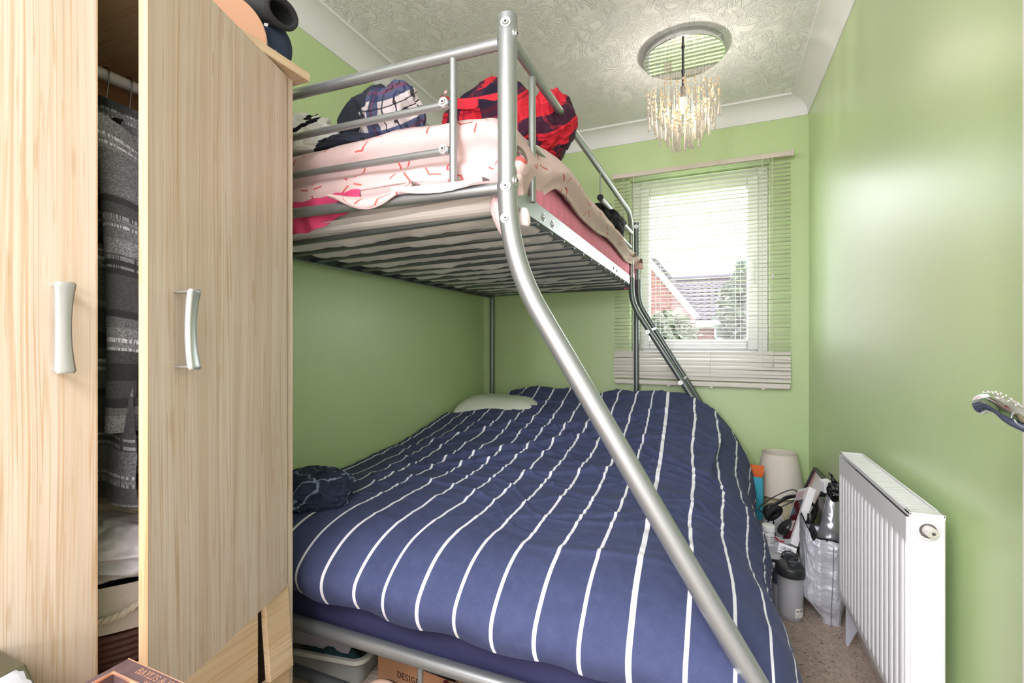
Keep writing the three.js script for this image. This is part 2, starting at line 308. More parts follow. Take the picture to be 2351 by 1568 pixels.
// ---------------------------------------------------------------- outside the window
{
  const brick = tex(512, 512, (u, v) => { const r = Math.floor(v * 24), o = (r % 2) * 0.5, c = u * 12 + o, mx = Math.min(c - Math.floor(c), 1 - (c - Math.floor(c))) * 12, my = Math.min(v * 24 - r, 1 - (v * 24 - r)) * 6; const n = hash(((Math.floor(c) % 12) + 12) % 12, r, 3); return mx < 0.6 || my < 0.6 ? rgb(100, 88, 85) : mix3(rgb(92, 52, 49), rgb(106, 65, 62), n); }, { size: [2.7, 1.8] });
  const brickMat = std(0xffffff, { map: brick, roughness: 0.9 }), tileMat = std(0x38343c, { roughness: 0.8 }), tileMat2 = std(0x302c35, { roughness: 0.8 });
  const lawn = mesh('lawn', span([-40, -2.75, -60], [40, -2.6, -3.6], 0.01), std(0x7d9a5c, { roughness: 1 })); tag(lawn, 'green ground far below the window', null, null, 'structure');
  const h = thing('brick_house', 'red brick house with a grey tiled roof seen through the blind', 'house', [0, -2.6, -22]);
  mesh('wall', boxUV(span([-4.2, 0, -5], [8, 4.55, 0])), brickMat, h);
  // main roof slope: courses of wavy interlocking tiles
  const W = 11.5, y0 = 4.5, ang = 0.7, len = 3.0;
  const roof = mesh('roof', boxUV((() => { const s = new THREE.Shape(); s.moveTo(0.45, 0); s.lineTo(-len * Math.cos(ang), len * Math.sin(ang) + 0.2); s.lineTo(-5.5, 0); s.closePath(); const g = new THREE.ExtrudeGeometry(s, { depth: W, bevelEnabled: false }); g.rotateY(-Math.PI / 2); g.translate(8, y0, 0); return g; })()), tileMat2, h);
  for (let r = 0; r < 11; r++) {
    const a = r * 0.285, d = 0.45 - a * Math.cos(ang);
    const g = grid(240, 3, (u, v) => { const x = -3.5 + u * W, wave = 0.025 * Math.sin(x * 2 * Math.PI / 0.3), s = a + v * 0.33; return [x, y0 + 0.03 + s * Math.sin(ang) + (1 - v) * 0.05 + wave * (1 - 0.3 * v), 0.45 - s * Math.cos(ang) + (1 - v) * 0.03]; });
    const m = mesh('tile_course', thicken(g, 240, 3, 0.02), r % 2 ? tileMat : tileMat2, roof); m.userData.kind = 'stuff';
  }
  mesh('ridge', cyl(V(-3.5, y0 + len * Math.sin(ang) + 0.2, -len * Math.cos(ang) + 0.4), V(8, y0 + len * Math.sin(ang) + 0.2, -len * Math.cos(ang) + 0.4), 0.12), tileMat, roof);
  mesh('gutter', span([-3.5, y0 - 0.16, 0.4], [8, y0 + 0.02, 0.56], 0.05), std(0x8c8c8c), h);
  mesh('soffit', span([-3.5, y0 - 0.26, 0.0], [8, y0 - 0.1, 0.42], 0.02), white, h);
  const win = mesh('window', (() => { const gs = []; const a = [0, 3.72], b = [0.88, 4.46], t = 0.07; gs.push(span([a[0], a[1], 0], [a[0] + t, b[1], 0.08]), span([b[0] - t, a[1], 0], [b[0], b[1], 0.08]), span([a[0], b[1] - t, 0], [b[0], b[1], 0.08]), span([a[0], a[1], 0], [b[0], a[1] + t, 0.08]), span([0.42, a[1], 0], [0.5, b[1], 0.08]), span([0, 4.2, 0], [0.45, 4.25, 0.07])); return mergeGeometries(gs); })(), white, h);
  mesh('pane', span([0.03, 3.75, 0.0], [0.85, 4.43, 0.03]), std(0x4c5a66, { roughness: 0.1 }), win);
  // the nearer gable with its white bargeboard
  const gb = thing('gable_house', 'brick gable end with a white bargeboard in front of the tiled roof', 'house', [-2.9, -2.6, -17]);
  const sh = new THREE.Shape(); sh.moveTo(-4, 0); sh.lineTo(2.2, 0); sh.lineTo(2.2, 4.54); sh.lineTo(0, 7.36); sh.lineTo(-4, 7.36); sh.closePath();
  const gg = new THREE.ExtrudeGeometry(sh, { depth: 3, bevelEnabled: false }); gg.translate(0, 0, -3.05); mesh('wall', boxUV(gg), brickMat, gb);
  const bar = (dx, t, z, m, nm) => { const a = V(0.0 + dx, 7.46, z), b = V(2.36 + dx, 4.44, z); const g = box(a.distanceTo(b), t, 0.05); g.rotateZ(Math.atan2(b.y - a.y, b.x - a.x)); g.translate((a.x + b.x) / 2, (a.y + b.y) / 2, z); mesh(nm, g, m, gb); };
  bar(0, 0.2, 0.02, std(0x9a9a9c, { roughness: 0.6 }), 'bargeboard'); bar(0.22, 0.14, -0.05, tileMat, 'roof_verge');
  // garden wall and greenery
  const rail = mesh('garden_fence', mergeGeometries(Array.from({ length: 30 }, (_, i) => span([-9 + i * 0.45, 0, -0.02], [-9 + i * 0.45 + 0.43, 3.5 + (i % 2) * 0.01, 0.02], 0.01))), std(0x6a6769, { roughness: 0.8 })); rail.position.set(0, -2.6, -13.5); tag(rail, 'pale boarded boundary fence along the bottom of the window view', 'fence');
  const leafG = new THREE.BufferGeometry(); leafG.setAttribute('position', new THREE.BufferAttribute(new Float32Array([0, 0, 0, 0.5, 0.1, 0.5, 0, 0.16, 1, -0.5, 0.1, 0.5]), 3)); leafG.setIndex([0, 1, 2, 0, 2, 3]); leafG.setAttribute('uv', new THREE.BufferAttribute(new Float32Array([0, 0, 1, 0, 1, 1, 0, 1]), 2)); leafG.computeVertexNormals();
  function plant(name, label, cat, pos, r, n, size, cols, trunkH) {
    const t = thing(name, label, cat, pos), q = new THREE.Quaternion(), e = new THREE.Euler(), m = new THREE.Matrix4(), c = new THREE.Color();
    mesh('trunk', cyl(V(0, 0, 0), V(0.05, trunkH, 0), 0.09, 0.05, 10), std(0x6b5a48, { roughness: 1 }), t);
    for (let k = 0; k < 6; k++) { const a = k * 1.05, y = trunkH * 0.6; mesh('branch', cyl(V(0, y, 0), V(Math.cos(a) * r[0] * 0.6, trunkH + r[1] * 0.5 * rr(-0.5, 0.8), Math.sin(a) * r[2] * 0.6), 0.04, 0.015, 7), std(0x6b5a48, { roughness: 1 }), t); }
    const im = new THREE.InstancedMesh(leafG, new THREE.MeshPhysicalMaterial({ color: 0xffffff, roughness: 0.8, transmission: 0.3, thickness: 0 }), n); im.name = 'foliage'; im.castShadow = im.receiveShadow = true; im.userData.kind = 'stuff';
    for (let i = 0; i < n; i++) {
      const a = rnd() * 6.283, u = rnd() * 2 - 1, k = Math.pow(rnd(), 0.4) * (0.8 + 0.35 * n3(Math.cos(a) * 3 + 9, u * 3 + 9, Math.sin(a) * 3, 4)), w = Math.sqrt(1 - u * u);
      q.setFromEuler(e.set(rr(-1, 1), rr(0, 6.28), rr(-1, 1))); const s = size * rr(0.7, 1.4);
      im.setMatrixAt(i, m.compose(V(Math.cos(a) * w * k * r[0], trunkH + u * k * r[1], Math.sin(a) * w * k * r[2]), q, V(s, s, s))); c.set(cols[Math.floor(rnd() * cols.length)]); im.setColorAt(i, c);
    }
    t.add(im);
  }
  const greens = [0x475438, 0x38482c, 0x525c45, 0x2f4029, 0x5a614a];
  plant('garden_bush', 'leafy green garden bush at the lower left of the window view', 'bush', [-0.95, -2.6, -11], [0.6, 0.55, 0.5], 4000, 0.12, greens, 3.72);
  plant('garden_tree', 'loose green tree at the right of the window view', 'tree', [1.0, -2.6, -14], [0.85, 1.75, 0.8], 6000, 0.15, [0x45513e, 0x384735, 0x4b554d, 0x3b483f], 4.1);
}
// ---------------------------------------------------------------- venetian blind
{
  const t = thing('venetian_blind', 'off-white venetian blind with open slats over the window', 'blind', [-0.095, 0.767, -2.955]);
  const m = std(0xe4dfd6, { roughness: 0.45 }), ml = std(0xe6e1da, { roughness: 0.4 }), rail = std(0xd9d0c4, { roughness: 0.5 });
  const W = 0.955, H = 1.275;
  mesh('headrail', box(W + 0.012, 0.028, 0.027, 0, H + 0.012, 0, 0.003), rail, t);
  for (const s of [-1, 1]) mesh('bracket', box(0.012, 0.036, 0.034, s * (W / 2 + 0.008), H + 0.012, 0, 0.002), rail, t);
  mesh('bottom_rail', (() => { const g = box(W, 0.03, 0.02, 0, 0.016, 0, 0.008); return g; })(), m, t);
  const slat = (wd, tilt) => { const g = grid(2, 8, (a, b) => { const s = (b - 0.5) * wd, c = 0.0022 * (1 - 4 * (b - 0.5) ** 2); return [(a - 0.5) * W, Math.sin(tilt) * s + Math.cos(tilt) * c, Math.cos(tilt) * s - Math.sin(tilt) * c]; }); return thicken(g, 2, 8, 0.0007); };
  const open = [0, 1, 2].map((k) => slat(0.025, -0.06 + 0.06 * k)), closed = [0, 1].map((k) => slat(0.025, -0.8 - 0.12 * k)), n = 47, pitch = (H - 0.225) / n;
  for (let i = 0; i < n; i++) { const s = mesh('slat', open[i % 3], m, t); s.position.y = H - 0.02 - i * pitch; s.rotation.z = (rnd() - 0.5) * 0.003; }
  for (let i = 0; i < 8; i++) { const s = mesh('slat', closed[i % 2], ml, t); s.position.y = 0.197 - i * 0.0212; s.rotation.z = (rnd() - 0.5) * 0.012; }
  const cord = std(0xe9e6e0, { roughness: 0.8 });
  for (const x of [-0.36, -0.16, 0.075, 0.34]) { for (const z of [-0.0135, 0.0135]) mesh('ladder_cord', cyl(V(x, 0.02, z), V(x, H, z), 0.0009, 0.0009, 6), cord, t); mesh('cord_clip', box(0.018, 0.008, 0.024, x + 0.004, -0.001, 0, 0.003), cord, t); }
  mesh('pull_cord', tube([V(0.388, H, 0.018), V(0.389, 0.9, 0.02), V(0.387, 0.5, 0.019), V(0.39, 0.16, 0.02)], 0.0013, 6, 6), cord, t);
  mesh('cord_joint', box(0.012, 0.024, 0.008, 0.389, 0.62, 0.02, 0.003), cord, t);
  mesh('tassel', cyl(V(0.39, 0.125, 0.02), V(0.39, 0.16, 0.02), 0.0065, 0.003, 12), std(0xcfc3b4, { roughness: 0.5 }), t);
  mesh('tilt_wand', cyl(V(-0.417, H, 0.02), V(-0.415, 0.62, 0.02), 0.0035, 0.0035, 8), std(0xd8dcd6, { roughness: 0.15, transmission: 0.4, thickness: 0 }), t);
}
// ---------------------------------------------------------------- chandelier
{
  const C = [-0.132, YC, -2.301];
  const t = thing('chandelier', 'crystal drop chandelier on a round mirrored ceiling plate', 'chandelier', C);
  mesh('ceiling_plate', cyl(V(0, 0.0, 0), V(0, -0.034, 0), 0.177, 0.177, 64), std(0xcfd2d4, { metalness: 1, roughness: 0.16 }), t);
  mesh('mirror_face', cyl(V(0, -0.033, 0), V(0, -0.036, 0), 0.174, 0.174, 64), std(0xf0f2f4, { metalness: 1, roughness: 0.03 }), t);
  for (const a of [0.5, 3.6]) mesh('fixing_screw', cyl(V(Math.cos(a) * 0.176, -0.016, Math.sin(a) * 0.176), V(Math.cos(a) * 0.183, -0.016, Math.sin(a) * 0.183), 0.004, 0.004, 10), chrome, t);
  mesh('rod', cyl(V(0, -0.036, 0), V(0, -0.165, 0), 0.0055, 0.0055, 14), steelDark, t);
  mesh('rod_collar', cyl(V(0, -0.085, 0), V(0, -0.1, 0), 0.0075, 0.0075, 14), steelDark, t);
  mesh('bulb_holder', cyl(V(0, -0.165, 0), V(0, -0.215, 0), 0.0125, 0.0125, 18), std(0x9a8f86, { metalness: 0.9, roughness: 0.3 }), t);
  const bulb = new THREE.LatheGeometry([[0, -0.29], [0.006, -0.286], [0.013, -0.27], [0.0155, -0.25], [0.013, -0.228], [0.009, -0.214], [0, -0.214]].map((p) => new THREE.Vector2(...p)), 24);
  mesh('bulb', bulb, std(0xffffff, { emissive: 0xffdcae, emissiveIntensity: 3.5 }), t);
  const pl = new THREE.PointLight(new THREE.Color(1, 0.92, 0.86), 0.25); pl.name = 'chandelier_bulb_light'; pl.position.set(C[0], C[1] - 0.25, C[2]); pl.castShadow = true; scene.add(pl);
  const glass = new THREE.MeshPhysicalMaterial({ color: 0xe9e6e0, roughness: 0.06, transmission: 0.7, thickness: 0, ior: 1.55 }), beadM = new THREE.MeshPhysicalMaterial({ color: 0xf3e6cf, roughness: 0.08, transmission: 0.55, thickness: 0, ior: 1.55 });
  const drop = (L) => new THREE.LatheGeometry([[0.0012, 0], [0.0022, -0.006], [0.0045, -L * 0.45], [0.0072, -L * 0.86], [0.0074, -L * 0.93], [0.0045, -L], [0, -L]].map((p) => new THREE.Vector2(...p)), 7);
  const drops = [0.085, 0.095, 0.105].map(drop), bead = new THREE.IcosahedronGeometry(0.0078, 0).scale(1, 1, 0.62), thread = new THREE.CylinderGeometry(0.0004, 0.0004, 1, 4);
  const clear = new THREE.MeshPhysicalMaterial({ color: 0xffffff, roughness: 0.2, transmission: 0.8, thickness: 0 }), threads = [];
  let nb = 0;
  for (const [R, N, y] of [[0.155, 22, -0.275], [0.128, 19, -0.315], [0.1, 16, -0.35], [0.07, 12, -0.385], [0.038, 8, -0.41]]) for (let i = 0; i < N; i++) {
    const a = (i + 0.5 * rnd()) / N * 6.2832, x = Math.cos(a) * R, z = Math.sin(a) * R, yy = y + rr(-0.012, 0.02);
    const d = mesh('crystal_drop', drops[i % 3], glass, t); d.position.set(x, yy + 0.045, z); d.rotation.set(rr(-0.04, 0.04), rr(0, 6), rr(-0.04, 0.04));
    const top = Math.abs(R - 0.155) < 0.01 ? 2 : 4;
    for (let k = 0; k < top && nb < 290; k++, nb++) { const b = mesh('crystal_bead', bead, beadM, t); b.position.set(x + rr(-0.004, 0.004), yy + 0.056 + k * rr(0.017, 0.021), z + rr(-0.004, 0.004)); b.rotation.set(rr(-1, 1), rr(0, 6), rr(-1, 1)); }
    const g = thread.clone(), L = -0.036 - (yy + 0.05); g.scale(1, L, 1); g.translate(x, -0.036 - L / 2, z); threads.push(g);
  }
  const th = mesh('thread', mergeGeometries(threads), clear, t); th.userData.kind = 'stuff';
}
// ---------------------------------------------------------------- wardrobe
const bowHandle = () => {                                        // bar along y, door face at z = 0, local +x to the side the bar faces
  const w = (s) => 0.0105 + 0.0035 * s * s, off = (s) => 0.03 + 0.008 * s * s;
  const bar = grid(20, 40, (a, b) => { const s = b * 2 - 1, th = a * 6.2832, c = Math.cos(th), n = Math.sin(th), p = 0.45; const e = Math.sqrt(cl(1 - Math.pow(Math.max(0, Math.abs(s) - 0.985) / 0.016, 2))); return [Math.sign(c) * Math.pow(Math.abs(c), p) * w(s) * (0.7 + 0.3 * e), s * 0.0715, off(s) + Math.sign(n) * Math.pow(Math.abs(n), p) * 0.0042 * (0.3 + 0.7 * e) - 0.004 * (Math.pow(Math.abs(c), 2))]; });
  const foot = (s) => { const g = grid(16, 6, (a, b) => { const th = a * 6.2832, k = 1 - 0.35 * b; return [Math.cos(th) * 0.0095 * k, s * (0.0665 + Math.sin(th) * 0.0042 * k), mix(0.036, 0, b)]; }); return g; };
  return { bar, feet: [foot(-1), foot(1)] };
};
{
  const t = thing('wardrobe', 'light oak wardrobe with two doors ajar and drawers below', 'wardrobe');
  const X0 = -1.49, X1 = -1.012, Z0 = -0.905, Z1 = -0.02;
  mesh('side_panel', span([X0, 0.0, Z0], [X1, 1.712, Z0 + 0.016]), oakMat2, t);
  mesh('side_panel', span([X0, 0.0, Z1 - 0.016], [X1, 1.712, Z1]), oakMat2, t);
  mesh('back_panel', span([X0, 0.02, Z0 + 0.016], [X0 + 0.006, 1.712, Z1 - 0.016]), oakDark, t);
  mesh('top_panel', span([X0 - 0.005, 1.712, Z0 - 0.022], [X1 + 0.036, 1.734, Z1 + 0.02], 0.001), oakMatH, t);
  mesh('bottom_panel', span([X0, 0.392, Z0 + 0.016], [X1 + 0.004, 0.41, Z1 - 0.016]), oakMatH, t);
  mesh('plinth', span([X1 - 0.03, 0, Z0 + 0.016], [X1 - 0.014, 0.03, Z1 - 0.016]), oakMatH, t);
  mesh('hanging_rail', cyl(V(-1.235, 1.618, Z0 + 0.016), V(-1.235, 1.618, Z1 - 0.016), 0.0125), std(0xe8e9ea, { metalness: 0.2, roughness: 0.3 }), t);
  for (const z of [-0.56, -0.68]) mesh('cup_hook', tube(rounded([V(-1.484, 1.585, z), V(-1.47, 1.585, z), V(-1.47, 1.567, z), V(-1.458, 1.575, z)], 0.008), 0.0015, 6), brushed, t);
  function door(hinge, dir, w, dz, name, mat, hOff, mirror) {    // hinge point, direction of the leaf from hinge to free edge
    const g = new THREE.Group(); g.name = name; t.add(g);
    const u = V(dir[0], 0, dir[1]).normalize(), n = V(0, 1, 0).cross(u).multiplyScalar(mirror); // outward normal
    basis(g, mirror > 0 ? u.clone().negate() : u, V(0, 1, 0), n, V(hinge[0], 1.0565, hinge[1]));
    const sg = mirror > 0 ? -1 : 1;
    mesh('door_panel', box(w, 1.299, 0.016, sg * w / 2, 0, -0.008, 0.0012), mat, g);
    mesh('edge_band', box(0.0016, 1.298, 0.0164, sg * (w + 0.0006), 0, -0.0081, 0.0004), oakEdge, g);
    const h = bowHandle(), hx = sg * (w - hOff), hy = -0.005;
    const hb = mesh('handle', h.bar, brushed, g); hb.position.set(hx, hy, 0);
    for (const f of h.feet) mesh('handle_foot', f, brushed, hb);
    return g;
  }
  door([-1.0, -0.877], [0.326, 0.945], 0.42, 0, 'door', oakMat, 0.058, 1);
  door([-1.0, -0.037], [0.0924, -0.9957], 0.42, 0, 'door', oakMat2, 0.052, -1);
  // drawers: end filler and two drawer fronts with horizontal grain
  const face = (name, pts, th, mat) => { const s = new THREE.Shape(pts.map((p) => new THREE.Vector2(p[0], p[1]))); const g = new THREE.ExtrudeGeometry(s, { depth: th, bevelEnabled: true, bevelSize: 0.001, bevelThickness: 0.001, bevelSegments: 1 }); g.rotateY(Math.PI / 2); return mesh(name, boxUV(g), mat, t); };
  // shape coordinates: x = -z, y = y ; extruded towards +x
  let f;
  f = face('drawer_front', [[0.04, 0.213], [0.793, 0.213], [0.793, 0.398], [0.04, 0.398]], 0.016, oakMatH); f.position.set(-1.018, 0, 0); f.rotation.z = -0.0;
  f = face('drawer_front', [[0.04, 0.034], [0.793, 0.034], [0.793, 0.209], [0.04, 0.209]], 0.016, oakMatH); f.position.set(-1.018, 0, 0);
  f = face('end_stile', [[0.808, 0], [0.873, 0], [0.873, 0.19], [0.808, 0.19]], 0.016, oakMatH); f.position.set(-1.006, 0.213, 0); f.rotation.z = 0.1; f.position.x = -0.992;
  f = face('end_stile', [[0.808, 0], [0.873, 0], [0.873, 0.172], [0.808, 0.172]], 0.016, oakMatH); f.position.set(-1.006, 0.032, 0);
  mesh('dark_strip', span([-1.03, 0.03, -0.808], [-1.012, 0.398, -0.793]), std(0x1b1210, { roughness: 0.7 }), t);
}
// clothes and things inside the wardrobe
{
  const wire = std(0x8d8f92, { metalness: 1, roughness: 0.25 });
  const hanger = (z, lab, turn) => {
    const t = thing('clothes_hanger', lab, 'hanger', [-1.235, 1.618, z], 'clothes hangers on the wardrobe rail'); t.rotation.y = turn;
    const pts = []; for (let i = 0; i <= 14; i++) { const a = Math.PI * (1.05 - i / 14 * 1.15); pts.push(V(Math.cos(a) * 0.0165, Math.sin(a) * 0.0165 + 0.0, 0)); } pts.push(V(0.013, -0.02, 0), V(0.006, -0.05, 0), V(0.001, -0.085, 0));
    mesh('hook', tube(pts, 0.0017, 8, 3), wire, t);
    mesh('shoulder_bar', tube([V(-0.18, -0.165, 0), V(-0.1, -0.125, 0), V(0, -0.09, 0), V(0.1, -0.125, 0), V(0.18, -0.165, 0)], 0.0075, 10, 6), blackPlastic, t);
  };
  hanger(-0.52, 'first wire-hook hanger on the rail, holding the charcoal patterned shirt', 0.12);
  hanger(-0.60, 'middle wire-hook hanger on the wardrobe rail', 0.0);
  hanger(-0.645, 'last wire-hook hanger on the rail, close to the right door edge', -0.1);
  const knit = tex(1024, 2048, (u, v, x, y) => {
    const row = v * 13, k = Math.floor(row), f = row - k, j = hash(k, 3, 5); const wob = vn(u * 7, v * 24, 3);
    const band = ss(0.32, 0.36, vn(3, v * 17 + 0.05 * wob, 21)) ;
    const blocks = ss(0.48, 0.52, vn(Math.floor(u * 5) * 1.7, Math.floor(v * 30) * 1.3, 6));
    const heather = 0.6 * hash(x >> 2, y >> 2, 9) + 0.4 * hash(x >> 1, y >> 1, 19); let c = 0.2 + 0.05 * hash(x >> 2, y >> 2, 5) + (band * 0.24 + blocks * 0.1) * (0.35 + 1.1 * heather);
    const line = Math.abs(f - 0.5) < 0.05 || Math.abs(f - 0.72) < 0.035; if (line && j > 0.4) c += 0.3 * (hash(x >> 2, k, 4) > 0.35 ? 1 : 0);
    return [c * 0.98, c * 1.0, c * 1.03];
  }, { size: [0.5, 1.0] });
  const knitMat = std(0xffffff, { map: knit, roughness: 0.95, sheen: 0.3, sheenRoughness: 0.6, sheenColor: new THREE.Color(0.5, 0.5, 0.5) });
  const s = thing('shirt', 'charcoal patterned button shirt hanging inside the wardrobe', 'shirt', [-1.235, 0, -0.535]); s.rotation.y = 0.1;
  const NU = 120, NV = 160;
  const body = (sgn) => grid(NU, NV, (a, b) => {
    const x = (a - 0.5) * 2, sh = 1.553 - 0.075 * Math.pow(Math.abs(x), 1.25) - (Math.abs(x) < 0.25 ? 0 : 0), y = mix(sh, 0.715 + 0.012 * Math.sin(a * 9), b);
    const w = mix(0.205, 0.235, ss(0, 0.3, b)) * (1 + 0.03 * Math.sin(b * 7));
    const fold = 0.014 * Math.sin(a * 17 + b * 3 + 2 * fb(a * 3, b * 3, 4)) * ss(0.02, 0.3, b) + 0.02 * (fb(a * 5, b * 6, 12) - 0.5);
    return [x * w, y, sgn * (0.028 * Math.sqrt(Math.max(0, 1 - x * x)) + fold + 0.012 * ss(0.05, 0.4, b))];
  }, (a, b) => [a * 0.46, 1 - b * 0.85]);
  const fr = mesh('front', thicken(body(1), NU, NV, 0.0015), knitMat, s); mesh('back', body(-1), knitMat, s);
  const placket = grid(6, 120, (a, b) => { const x = -0.045 + (a - 0.5) * 0.034, y = mix(1.49, 0.72, b), A = (x / 0.22 + 1) / 2; return [x, y, 0.052 + 0.016 * Math.sin(A * 17 + b * 3 + 2 * fb(A * 3, b * 3, 4)) * ss(0.02, 0.3, b) + 0.02 * (fb(A * 5, b * 6, 12) - 0.5) - 0.004 * Math.pow(2 * a - 1, 4)]; }, (a, b) => [0.3 + a * 0.03, 0.3 - b * 0.8]);
  mesh('placket', thicken(placket, 6, 120, 0.003), knitMat, s);
  for (let i = 0; i < 7; i++) { const y = 1.4 - i * 0.1; const g = new THREE.LatheGeometry([[0.001, 0], [0.004, 0], [0.0045, 0.0008], [0.006, 0.0025], [0.0075, 0.002], [0.008, 0.0], [0.001, -0.001]].map((p) => new THREE.Vector2(...p)), 20); g.rotateX(Math.PI / 2); g.translate(-0.045, y, 0.072); mesh('button', g, std(0x2e2c2c, { roughness: 0.35 }), s); }
  const collar = (sg) => thicken(grid(24, 12, (a, b) => { const th = a * 1.7; const r = 0.066 + 0.02 * b; return [sg * Math.sin(th) * r * (1 - 0.1 * b), 1.563 - 0.075 * b * (0.3 + 0.7 * a) - 0.035 * a, Math.cos(th) * -0.045 + 0.05 * a + 0.02 * b * a + 0.028]; }, (a, b) => [a * 0.15, b * 0.06]), 24, 12, 0.003);
  mesh('collar', collar(1), knitMat, s); mesh('collar', collar(-1), knitMat, s);
  const sleeve = (sg) => grid(30, 60, (a, b) => { const th = a * 6.2832, r = mix(0.062, 0.04, b) * (1 + 0.1 * (fb(a * 6, b * 8, 3) - 0.5)); return [sg * (0.195 + 0.02 * Math.sin(b * 3) + Math.cos(th) * r * 0.55 * (0.4 + 0.6 * ss(0, 0.15, b))), mix(1.43, 0.86, b) + 0.02 * Math.sin(th) * (1 - b), Math.sin(th) * r * 0.8 + 0.02]; }, (a, b) => [a * 0.25, b * 0.6]);
  mesh('sleeve', sleeve(1), knitMat, s); mesh('sleeve', sleeve(-1), knitMat, s);
  const s2 = thing('jumper', 'dark knitted garment hanging behind the charcoal shirt', 'jumper', [-1.235, 0, -0.66]);
  mesh('body', thicken(grid(60, 60, (a, b) => { const x = (a - 0.5) * 2; return [x * 0.215, mix(1.5 - 0.08 * Math.abs(x), 0.75, b), 0.03 * Math.sqrt(Math.max(0, 1 - x * x)) + 0.012 * Math.sin(a * 15 + b * 2)]; }, (a, b) => [a * 0.4, b]), 60, 60, 0.004), std(0x2c2e33, { roughness: 0.95 }), s2);
  // grey-white top slung over the basket
  const lg = tex(512, 512, (u, v, x, y) => { const n = hash(x, y >> 1, 3), m = fb(u * 8, v * 8, 2, 8); return mix3(rgb(205, 203, 205), rgb(238, 236, 238), 0.5 * n + 0.5 * m); }, { size: [0.2, 0.2] });
  const j = mesh('fleece', heap([-1.14, 0.612, -0.59], [0.15, 0.07, 0.145], 37, { amp: 0.24, freq: 1.6 }), std(0xffffff, { map: lg, roughness: 1 })); tag(j, 'pale grey fleece bundled on the storage basket', 'fleece');
  const cs = mesh('cream_cloth', heap([-1.2, 0.685, -0.66], [0.13, 0.035, 0.1], 57, { amp: 0.15, freq: 2 }), std(0xcfc2ac, { roughness: 1 })); tag(cs, 'beige cloth lying under the hem of the hanging shirt', 'cloth');
  // storage basket: cream canvas above, braided brown rows below
  const canvas = tex(512, 512, (u, v, x, y) => { const w = ((x >> 1) + (y >> 1)) % 2 ? 0.93 : 1; return mul3(mix3(rgb(226, 216, 202), rgb(240, 232, 220), fb(u * 20, v * 20, 6, 20)), w); }, { size: [0.12, 0.12] });
  const b = thing('storage_basket', 'cream canvas basket with braided brown base and rope handle', 'basket', [-1.2, 0.411, -0.6]);
  const RX = 0.178, RZ = 0.155, ell = (th, k) => [Math.cos(th) * RX * k, Math.sin(th) * RZ * k];
  mesh('canvas_side', thicken(grid(90, 14, (a, q) => { const th = -a * 6.2832, k = 1 + 0.03 * q + 0.01 * Math.sin(th * 5); const p = ell(th, k); return [p[0], 0.062 + q * 0.09 + 0.006 * Math.sin(th * 3), p[1]]; }, (a, q) => [a * 1.05, q * 0.1]), 90, 14, -0.003), std(0xffffff, { map: canvas, roughness: 0.95 }), b);
  mesh('check_patch', grid(20, 10, (a, q) => { const th = 0.62 + a * 0.34, p = ell(th, 1.012 + 0.03 * q); return [p[0], 0.09 + q * 0.055, p[1]]; }, (a, q) => [a * 0.06, q * 0.06]), std(0xffffff, { map: tex(64, 64, (u, v, x, y) => ((x + y * 2) % 8 < 4 ? rgb(70, 64, 62) : rgb(205, 190, 180)), { size: [0.012, 0.012] }), roughness: 0.95 }), b);
  const braid = std(0x5a3527, { roughness: 0.5 });
  for (let r = 0; r < 5; r++) { const g = grid(260, 10, (a, q) => { const th = -a * 6.2832, ph = q * 6.2832, rad = 0.0068 * (1 + 0.28 * Math.abs(Math.sin(th * 42 + (r % 2) * 1.57 + Math.sin(ph) * 1.2))); const k = 1 + Math.cos(ph) * rad / 0.165; const p = ell(th, k); return [p[0], 0.0075 + r * 0.0122 + Math.sin(ph) * rad, p[1]]; }); mesh('braid_row', g, braid, b); }
  mesh('base', cyl(V(0, 0.001, 0), V(0, 0.006, 0), 0.15, 0.15, 40), braid, b);
  const rope = (a0, a1) => { const pts = []; for (let i = 0; i <= 24; i++) { const u = i / 24, th = mix(a0, a1, u), p = ell(th, 1.075); pts.push(V(p[0], 0.125 - 0.028 * Math.sin(u * Math.PI), p[1])); } const c = new THREE.CatmullRomCurve3(pts); return grid(16, 240, (a, q) => { const p = c.getPoint(q), tg = c.getTangent(q), n = V(0, 1, 0).cross(tg).normalize(), up = tg.clone().cross(n), th = a * 6.2832, r = 0.0062 * (1 + 0.22 * Math.cos(3 * th + q * 85)); return [p.x + (n.x * Math.cos(th) + up.x * Math.sin(th)) * r, p.y + (up.y * Math.sin(th)) * r, p.z + (n.z * Math.cos(th) + up.z * Math.sin(th)) * r]; }); };
  mesh('rope_handle', rope(0.2, 1.15), std(0xe9dcc8, { roughness: 0.9 }), b);
  const dk = mesh('dark_cloth', heap([-1.2, 0.545, -0.62], [0.15, 0.028, 0.125], 83, { amp: 0.1 }), std(0x1c1c20, { roughness: 1 })); tag(dk, 'black cloth filling the top of the storage basket', 'cloth');
}
